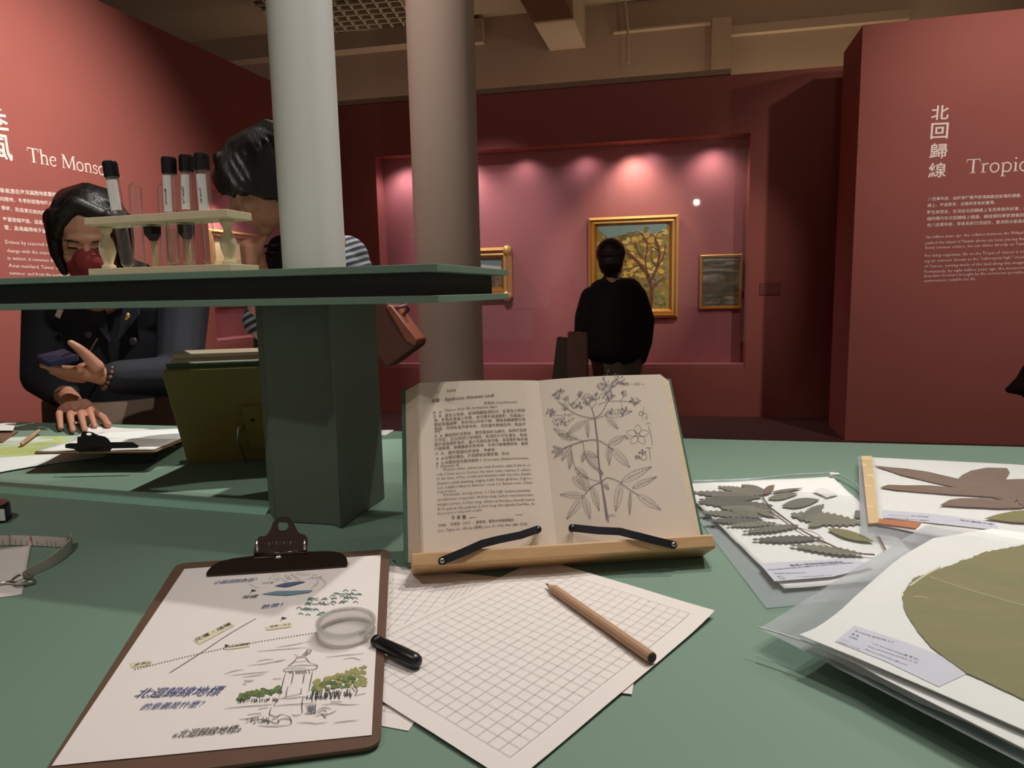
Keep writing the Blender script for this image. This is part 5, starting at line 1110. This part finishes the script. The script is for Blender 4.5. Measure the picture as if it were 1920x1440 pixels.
# phone hand: palm up, thumb over the phone
pm_ = Lp(163, 697, 1.67); bd_.ell(Lp(170, 695, 1.675), (.036, .024, .020), M.Rotation(R_(14), 3, 'Y')); bd_.cap(w2_, pm_, .023, .023)
bd_.chain([Lp(182, 688, 1.66), Lp(160, 664, 1.645), Lp(146, 652, 1.635), Lp(133, 643, 1.628)], [.017, .0125, .0105, .008])
for k, (a, b, c) in enumerate((((150, 694), (118, 692), (80, 685)), ((148, 700), (118, 698), (92, 690)), ((150, 706), (122, 704), (98, 697)), ((156, 711), (130, 709), (110, 703)))):
    Yk = 1.645 + .017 * k; bd_.chain([Lp(*a, Yk), Lp(*b, Yk), Lp(*c, Yk - .008)], [.0105, .0095, .0078])
body = remesh(bd_, .0034, SKIN, 'body', per, 3)
eyes(TH, body)
# mask
mk = MB(); mk.ell((0, -.045, .055), (.057, .066, .052)); mk.ell((0, -.075, .085), (.028, .036, .020)); mk.ell((0, -.080, .074), (.036, .037, .040)); mk.ell((0, -.078, .056), (.036, .032, .034)); mk.xf(TH); remesh(mk, .004, mat('red_mask', (128, 38, 34), .8, var=.25, scale=30), 'face_mask', per, 6)
# hair: cap, fringe parted at the side, sides to the jaw
hr = MB(); hr.ell((0, .028, .148), (.083, .098, .082)); hr.ell((0, .05, .09), (.076, .070, .085))
for s_ in (1, -1):
    hr.chain([(s_ * .060, -.040, .175), (s_ * .073, -.028, .125), (s_ * .076, -.012, .07), (s_ * .068, -.010, .02)], [.022, .018, .017, .010])
    hr.chain([(s_ * .07, .02, .15), (s_ * .076, .015, .09), (s_ * .072, .01, .03)], [.03, .022, .016])
hr.chain([(-.015, -.045, .208), (-.045, -.052, .180), (-.066, -.046, .13)], [.020, .018, .012]); hr.chain([(-.01, -.045, .208), (.035, -.052, .185), (.062, -.048, .14)], [.020, .020, .013])
random.seed(31)
for k in range(26):
    a = -1.35 + .105 * k; ca, sa = math.cos(a), math.sin(a)
    for s_ in (1, -1):
        if sa < -.55: continue
        q = random.uniform(-.004, .004); hr.chain([(s_ * .004, .03 + .04 * sa, .226), (s_ * (.050 + .014 * ca), .028 + .072 * sa, .200), (s_ * (.045 + .042 * ca), .026 + .094 * sa, .15), (s_ * (.044 + .042 * ca), .022 + .085 * sa, .09 + q), (s_ * (.04 + .036 * ca), .02 + .07 * sa, .035 + q * 3)], [.005, .0055, .0055, .005, .003])
hr.xf(TH); remesh(hr, .0034, HAIR, 'hair', per, 2)
# jacket
jk = MB(); g = .03
jk.cap(ctr + V((-.10, .01, .03)), ctr + V((.10, .01, .03)), .105, .105); jk.cap(ctr + V((0, .02, .06)), ctr + V((0, .02, -.1)), .13, .14); jk.ell(ctr + V((0, .01, -.08)), (.185, .125, .16)); jk.ell(Lp(215, 720, 2.02), (.180, .13, .20)); jk.ell(Lp(225, 860, 2.03), (.19, .13, .2))
jk.chain([shL + V((.01, 0, .02)), e1, e1 * .3 + w1 * .7], [.068, .056, .042]); jk.chain([shR + V((-.01, 0, .02)), e2, e2 * .12 + w2_ * .88], [.070, .058, .043])
jk.cap(ctr + V((-.05, .06, .12)), ctr + V((.05, .06, .12)), .05, .05)
jko = remesh(jk, .006, NAVY, 'jacket', per, 6)
cl_ = MB()   # lapels, buttons
for s_ in (-1, 1): cl_.prism([Lp(215 + s_ * 8, 640, 1.85), Lp(215 + s_ * 48, 590, 1.86), Lp(215 + s_ * 42, 560, 1.88), Lp(215 + s_ * 20, 560, 1.88)], V((0, -.006, 0)))
cl_.build('lapels', NAVY, jko)
for (x, y) in ((165, 627), (250, 641)): MB().ell(Lp(x, y, 1.845), (.012, .005, .012)).build('button', mat('button_dark', (52, 50, 56), .3), jko, smooth=True)
MB().box(Lp(104, 592, 1.85), V((.012, 0, .022)), V((.012, 0, -.008)), V((0, -.003, 0))).build('name_badge', mat('badge', (176, 160, 150), .4), jko)
br = MB(); br.ell(Lp(240, 592, 1.83), (.005, .004, .008)); br.ell(Lp(237, 598, 1.83), (.004, .004, .004)); br.build('gold_brooch', GOLDL, jko, smooth=True)
ch = MB()
for k in range(16): t = k / 15; ch.ell(Lp(182 - 16 * t, 636 + 28 * t, 1.80), (.0028, .0022, .0028), nu=6, nv=4)
ch.build('necklace_chain', mat('chain_metal', (150, 130, 120), .3, .8), per)
bc = MB(); wd = (w2_ - pm_).normalized(); a_ = wd.orthogonal().normalized(); b_ = wd.cross(a_)
for k in range(14):
    t = 6.283 * k / 14; bc.ell(w2_ * .92 + pm_ * .08 + (a_ * math.cos(t) + b_ * math.sin(t)) * .030, (.0058, .0058, .0058), nu=8, nv=5)
bc.build('bead_bracelet', mat('beads', (112, 80, 66), .3), per, smooth=True)
MB().ell(at(142, 793, TB + .022), (.004, .004, .003)).build('ring', STEEL, per, smooth=True)
# skirt
skt = MB(); skt.lathe(V((hip.x, hip.y, .42)), UPZ, [(.20, 0), (.195, .25), (.18, .5)], 28); skt.build('skirt', mat('taupe_cloth', (112, 92, 78), .9), per, smooth=True)
# phone
ph = thing('smartphone', 'dark blue smartphone held by the masked visitor', 'phone', Lp(108, 668, 1.64))
pa, pb, pc2, pdv = Lp(67, 668, 1.60), Lp(84, 681, 1.585), Lp(148, 672, 1.615), Lp(118, 655, 1.675)
pa = Lp(66, 667, 1.64); pb = Lp(92, 682, 1.60); pc2 = Lp(151, 668, 1.605); pdv = Lp(120, 654, 1.66)
bevel(MB().prism(rounded([pa, pb, pc2, pdv], .012), V((0, -.002, -.009))).build('phone_case', mat('navy_case', (48, 50, 84), .3), ph), .002, 3)
MB().prism([p * .93 + (pa + pc2) / 2 * .07 + V((0, 0, .0006)) for p in (pa, pb, pc2, pdv)], V((0, 0, .0006))).build('screen', mat('dark_screen', (34, 38, 62), .5), ph)
# ---------- bob-haired visitor in profile
pe2 = thing('person', 'visitor with a black bob in profile, leaning in beside the white column', 'person', (-.45, 1.62, 0))
fc = TPx(490, 446, 1.50); _r2 = M.Rotation(R_(-74), 4, 'Z') @ M.Rotation(R_(30), 4, 'X') @ M.Scale(.92, 4)
TH2 = M.Translation(fc - _r2 @ V((0, -.082, .008))) @ _r2
b2 = MB(); head_mb(b2, TH2)
ct2 = TPx(600, 600, 1.60); hp2 = TPx(610, 900, 1.78)
nk2 = TH2 @ V((0, .035, -.05))
b2.cap(nk2, ct2 + V((.02, 0, .08)), .045, .05); b2.cap(ct2, hp2, .12, .12)
for sx in (-.07, .08): b2.chain([V((hp2.x + sx, hp2.y, hp2.z)), V((hp2.x + sx, hp2.y, .48)), V((hp2.x + sx, hp2.y + .02, .09))], [.085, .06, .042]); b2.cap(V((hp2.x + sx, hp2.y + .02, .05)), V((hp2.x + sx - .1, hp2.y - .05, .035)), .04, .032)
# raised arm and fist at the chin
el2 = TPx(500, 610, 1.50); wr2 = TPx(482, 505, 1.47)
b2.chain([TPx(560, 545, 1.52), el2, wr2], [.045, .038, .024]); fh = TPx(475, 470, 1.465)
b2.ell(fh, (.021, .026, .026)); b2.cap(wr2, fh, .023, .022)
for k in range(4):
    y = 455 + k * 10; b2.chain([TPx(466 + k, y, 1.475), TPx(457 + k, y + 6, 1.455), TPx(466 + k, y + 9, 1.438), TPx(476 + k, y + 6, 1.44)], [.0095, .0092, .0088, .0075])
b2.chain([TPx(484, 470, 1.45), TPx(486, 456, 1.443), TPx(495, 447, 1.445)], [.012, .010, .008])
b2.chain([TPx(650, 520, 1.62), TPx(680, 640, 1.60), TPx(640, 720, 1.52)], [.045, .038, .026])
bo2 = remesh(b2, .0042, SKIN, 'body', pe2, 3); eyes(TH2, bo2)
h2_ = MB(); h2_.ell((0, .012, .142), (.088, .108, .084)); h2_.ell((0, .045, .10), (.086, .078, .095)); h2_.ell((0, -.034, .158), (.080, .068, .048))
for s_ in (1, -1): h2_.ell((s_ * .070, .012, .112), (.026, .062, .062)); h2_.ell((s_ * .066, .045, .07), (.026, .045, .055))
random.seed(21)
for k in range(15):
    x = -.055 + .0079 * k; zz_ = .128 + random.uniform(-.010, .008) - (.012 if k < 3 or k > 11 else 0)
    h2_.chain([(x * .9, -.062, .190), (x, -.090 + abs(x) * .35, .170), (x * 1.05, -.098 + abs(x) * .45, .150), (x * 1.06, -.100 + abs(x) * .5, zz_)], [.014, .012, .009, .003])
for k in range(14):   # layered locks over the crown and side
    a = -1.5 + .23 * k
    for s_ in (1, -1): h2_.chain([(s_ * .03, .02 + .05 * math.sin(a), .216), (s_ * .076, .015 + .085 * math.sin(a), .168), (s_ * .090, .012 + .085 * math.sin(a), .11 + .01 * math.sin(k * 2.3)), (s_ * .080, .012 + .075 * math.sin(a), .062 + .01 * math.sin(k * 1.7) + (.03 if a < -.8 else 0))], [.005, .006, .006, .003])
h2_.xf(TH2); remesh(h2_, .0038, HAIR, 'hair', pe2, 2)
stripe = bpy.data.materials.new('striped_cloth'); stripe.use_nodes = True; nt = stripe.node_tree; bs = nt.nodes['Principled BSDF']; bs.inputs['Roughness'].default_value = .9
tc = nt.nodes.new('ShaderNodeTexCoord'); mpn = nt.nodes.new('ShaderNodeMapping'); mpn.inputs['Rotation'].default_value = (0, R_(25), 0); wv = nt.nodes.new('ShaderNodeTexWave'); wv.inputs['Scale'].default_value = 22; wv.bands_direction = 'Z'
crn = nt.nodes.new('ShaderNodeValToRGB'); crn.color_ramp.interpolation = 'CONSTANT'; crn.color_ramp.elements[0].color = srgb(34, 34, 40); crn.color_ramp.elements[1].color = srgb(128, 132, 140); crn.color_ramp.elements[1].position = .55
nt.links.new(tc.outputs['Object'], mpn.inputs[0]); nt.links.new(mpn.outputs[0], wv.inputs[0]); nt.links.new(wv.outputs[0], crn.inputs[0]); nt.links.new(crn.outputs[0], bs.inputs['Base Color'])
t2 = MB(); t2.ell(ct2 + V((.0, .0, .02)), (.13, .13, .16)); t2.cap(ct2 + V((0, 0, -.05)), TPx(605, 760, 1.64), .125, .13)
t2.ell(ct2 + V((.01, 0, .11)), (.10, .10, .075)); t2.cap(ct2 + V((.02, .01, .10)), TPx(648, 520, 1.62), .085, .07); t2.chain([TPx(575, 520, 1.55), TPx(520, 585, 1.52), TPx(492, 600, 1.50)], [.062, .05, .042]); t2.chain([TPx(610, 500, 1.60), TPx(648, 485, 1.62), TPx(655, 560, 1.62), TPx(668, 660, 1.60)], [.06, .055, .055, .045])
remesh(t2, .006, stripe, 'striped_top', pe2, 5)
v2 = MB(); v2.ell(TPx(560, 520, 1.545), (.060, .075, .085)); v2.cap(TPx(530, 470, 1.55), TPx(545, 700, 1.60), .035, .085); v2.cap(TPx(560, 600, 1.60), TPx(580, 900, 1.62), .10, .13); remesh(v2, .006, BLACKC, 'black_vest', pe2, 5)
# fist shading: short black rods put in as shade beside the hand
cf = MB()
for k in range(3):
    cc1 = TPx(508 - 2 * k, 462 + 14 * k, 1.50); cf.tube([cc1 + V((-.016, 0, 0)), cc1 + V((.02, .01, .004))], .003, 8)
cf.build('fist_shade_band', BLACKP, pe2, smooth=True)
MB().lathe(V((hp2.x, hp2.y, .10)), UPZ, [(.15, 0), (.17, .4), (.15, .78)], 24).build('skirt', mat('grey_skirt', (120, 122, 128), .9), pe2, smooth=True)
# tote bag
tb2 = thing('tote_bag', 'brown leather tote bag hanging from the bob-haired visitor\'s shoulder', 'bag', TPx(735, 640, 1.45))
LEA = mat('brown_leather', (124, 66, 46), .5, var=.15, scale=30, bump=.2); LEA2 = mat('dark_leather', (84, 46, 38), .5)
Yt = 1.50
bagp = [TPx(690, 560, Yt + .02), TPx(728, 568, Yt), TPx(782, 640, Yt - .02), TPx(776, 652, Yt - .02), TPx(724, 690, Yt), TPx(680, 640, Yt + .02)]
bevel(MB().prism(bagp, V((.015, .07, 0))).build('bag_body', LEA2, tb2), .006, 3)
gs = MB(); gs.prism([TPx(722, 574, Yt - .004), TPx(734, 572, Yt - .004), TPx(782, 636, Yt - .024), TPx(777, 650, Yt - .024), TPx(760, 640, Yt - .016)], V((.012, .05, 0))); bevel(gs.build('side_gusset', LEA, tb2), .003)
MB().tube([TPx(735, 580, Yt), TPx(762, 572, Yt + .01), TPx(766, 580, Yt + .02), TPx(755, 592, Yt + .01)], .004, 8).build('bag_handle', LEA2, tb2, smooth=True)
MB().tube([TPx(700, 575, Yt + .03), TPx(680, 520, 1.55), TPx(655, 482, 1.60)], .006, 8).build('shoulder_strap', LEA2, tb2, smooth=True)
# ---------- visitor seen from behind
pe3 = thing('person', 'visitor in black seen from behind, looking at the tree painting', 'person', (1.0, 5.4, 0))
Y3 = 5.4; D3 = lambda x, y, dy=0: dep(x, y, Y3 + dy)
b3 = MB(); hb = D3(1146, 526); TH3 = M.Translation(hb + V((0, 0, -.02))) @ M.Rotation(R_(176), 4, 'Z') @ M.Rotation(R_(4), 4, 'X'); head_mb(b3, TH3 @ M.Scale(1.05, 4))
c3 = D3(1152, 560); h3c = D3(1158, 700)
b3.cap(D3(1149, 520), c3, .06, .07); b3.cap(D3(1125, 565), D3(1183, 565), .07, .07); b3.cap(c3, h3c, .10, .085)
for sx in (-.1, .1): b3.chain([V((h3c.x + sx, Y3, h3c.z)), V((h3c.x + sx, Y3, .48)), V((h3c.x + sx, Y3, .09))], [.075, .055, .045]); b3.cap(V((h3c.x + sx, Y3 - .02, .05)), V((h3c.x + sx, Y3 + .14, .035)), .04, .035)
b3.chain([D3(1108, 560), D3(1100, 622, .02), D3(1092, 650, .05)], [.05, .042, .03]); b3.chain([D3(1200, 560), D3(1214, 620, .0), D3(1200, 672, .0)], [.05, .042, .03])
hnd = D3(1092, 655, .05); b3.ell(hnd, (.03, .02, .04))
for k in range(4): b3.chain([hnd + V((-.02 + .013 * k, 0, -.03)), hnd + V((-.02 + .013 * k, -.015, -.06)), hnd + V((-.02 + .013 * k, .01, -.075))], [.010, .009, .008])
b3.chain([hnd + V((.025, 0, 0)), hnd + V((.04, 0, -.03)), hnd + V((.035, 0, -.055))], [.011, .010, .008])
hn2 = D3(1198, 678, .0); b3.ell(hn2, (.025, .02, .04))
for k in range(4): b3.chain([hn2 + V((-.02 + .013 * k, 0, -.03)), hn2 + V((-.02 + .013 * k, .0, -.065)), hn2 + V((-.02 + .013 * k, .012, -.09))], [.010, .009, .008])
b3.chain([hn2 + V((-.025, 0, 0)), hn2 + V((-.04, 0, -.03)), hn2 + V((-.035, 0, -.055))], [.011, .010, .008])
remesh(b3, .008, SKIN, 'body', pe3, 3)
h3m = MB(); h3m.ell(D3(1145, 475, -.0), (.115, .12, .118)); h3m.ell(D3(1145, 492, -.02), (.098, .10, .10)); h3m.cap(D3(1143, 505, -.02), D3(1148, 520, -.02), .06, .05)
remesh(h3m, .008, BLACKC if False else HAIR, 'hair', pe3, 3)
j3 = MB(); j3.cap(D3(1130, 550), D3(1178, 548), .115, .115); j3.cap(D3(1145, 527, .01), D3(1150, 545, .01), .07, .1); j3.ell(D3(1153, 590), (.225, .16, .26)); j3.cap(D3(1138, 600), D3(1138, 650), .17, .17); j3.cap(D3(1170, 600), D3(1170, 650), .17, .17); j3.cap(D3(1140, 640), D3(1170, 640), .17, .17)
j3.chain([D3(1108, 558), D3(1096, 595), D3(1090, 640, .02)], [.085, .078, .062]); j3.chain([D3(1193, 556), D3(1209, 600), D3(1208, 640), D3(1200, 672)], [.085, .078, .065, .055]); j3.cap(D3(1120, 650), D3(1180, 655), .12, .12)
remesh(j3, .010, BLACKC, 'coat', pe3, 5)
tr = MB()
for x in (1134, 1178): p = D3(x, 655); tr.lathe(V((p.x, Y3, .10)), UPZ, [(.075, 0), (.095, .45), (.125, p.z - .10)], 18)
tr.cap(D3(1142, 655), D3(1170, 655), .11, .11); tr.cap(D3(1157, 660), D3(1157, 712), .12, .10)
for x in (1134, 1178): p = D3(x, 655); s_ = MB(); s_.cap(V((p.x, Y3 - .03, .05)), V((p.x, Y3 + .15, .04)), .05, .045); s_.lathe(V((p.x, Y3, .04)), UPZ, [(.05, 0), (.055, .08)], 14); s_.build('shoe', BLACKP, pe3, smooth=True)
tr.build('trousers', mat('grey_trousers', (96, 84, 72), .9), pe3, smooth=True)
for i, (x0, x1, y0, y1, c, lb_) in enumerate(((1036, 1066, 632, 704, (84, 74, 60), 'olive-brown tote bag, the left one held by the visitor in black'), (1064, 1100, 622, 702, (104, 74, 64), 'dull brown paper bag, held closest to the visitor in black'))):
    by_ = -.30 - .16 * i; t = thing('tote_bag', lb_, 'bag', D3((x0 + x1) / 2, y1, by_), 'bags held by the visitor in black')
    bevel(MB().prism([D3(x0 + (8 if i == 0 else 0), y0, by_), D3(x1, y0 + 3, by_), D3(x1 + 2, y1 + 16, by_), D3(x0 - 2, y1 + 14, by_)], V((.02, .10, 0))).build('bag_body', mat('bag_%d' % i, c, .8, var=.2, scale=10), t), .01)
    MB().tube([D3(x0 + 12, y0 + 2, by_), hnd + V((0, -.03, -.07)), D3(x1 - 6, y0 + 3, by_)], .008, 6).build('bag_handle', mat('bagh', (50, 40, 34), .8), t, smooth=True)
# ---------- visitor at the right frame edge: only an elbow shows
pe4 = thing('person', 'visitor in a dark brown coat at the right frame edge, only an elbow showing', 'person', (1.62, 1.75, 0))
D4 = lambda x, y, dy=0: dep(x, y, 1.7 + dy)
b4 = MB(); hb4 = D4(2110, 420); head_mb(b4, M.Translation(hb4) @ M.Rotation(R_(-40), 4, 'Z') @ M.Rotation(R_(15), 4, 'X')); c4b = D4(2120, 600); b4.cap(hb4 + V((0, .03, -.04)), c4b, .05, .07); b4.cap(c4b + V((-.09, 0, -.02)), c4b + V((.09, 0, -.02)), .08, .08); b4.cap(c4b, D4(2120, 950), .11, .12)
for sx in (-.08, .08): b4.chain([V((c4b.x + sx, 1.75, .95)), V((c4b.x + sx, 1.75, .48)), V((c4b.x + sx, 1.76, .09))], [.09, .06, .042]); b4.cap(V((c4b.x + sx, 1.76, .05)), V((c4b.x + sx, 1.62, .035)), .04, .032)
b4.chain([D4(2030, 600), D4(1960, 720), D4(2040, 790, -.1)], [.045, .028, .026]); hn4 = D4(2065, 798, -.12); b4.ell(hn4, (.03, .022, .02))
for k in range(4): b4.chain([hn4 + V((.02, 0, .015 - .011 * k)), hn4 + V((.05, -.005, .015 - .013 * k)), hn4 + V((.062, -.02, .012 - .013 * k))], [.009, .0085, .0075])
b4.chain([hn4, hn4 + V((.02, -.015, .025)), hn4 + V((.04, -.02, .035))], [.012, .010, .008])
remesh(b4, .006, SKIN, 'body', pe4, 3)
h4m = MB(); h4m.ell(hb4 + V((0, .02, .14)), (.09, .10, .09)); h4m.ell(hb4 + V((.01, .05, .09)), (.08, .07, .09)); remesh(h4m, .006, HAIR, 'hair', pe4, 3)
c4m = MB(); c4m.cap(c4b + V((-.09, 0, -.02)), c4b + V((.09, 0, -.02)), .11, .11); c4m.cap(c4b, V((c4b.x, 1.75, .62)), .14, .17); c4m.chain([D4(2040, 600), D4(1945, 716)], [.065, .045]); c4m.cap(D4(1945, 716), D4(1892, 731), .045, .010); c4m.chain([D4(1945, 722), D4(2030, 782, -.09)], [.043, .042]); remesh(c4m, .006, mat('dark_brown_coat', (44, 30, 26), .9), 'coat', pe4, 4)
tr = MB()
for sx in (-.08, .08): tr.lathe(V((c4b.x + sx, 1.75, .10)), UPZ, [(.07, 0), (.09, .6)], 16)
tr.build('trousers', BLACKC, pe4, smooth=True)
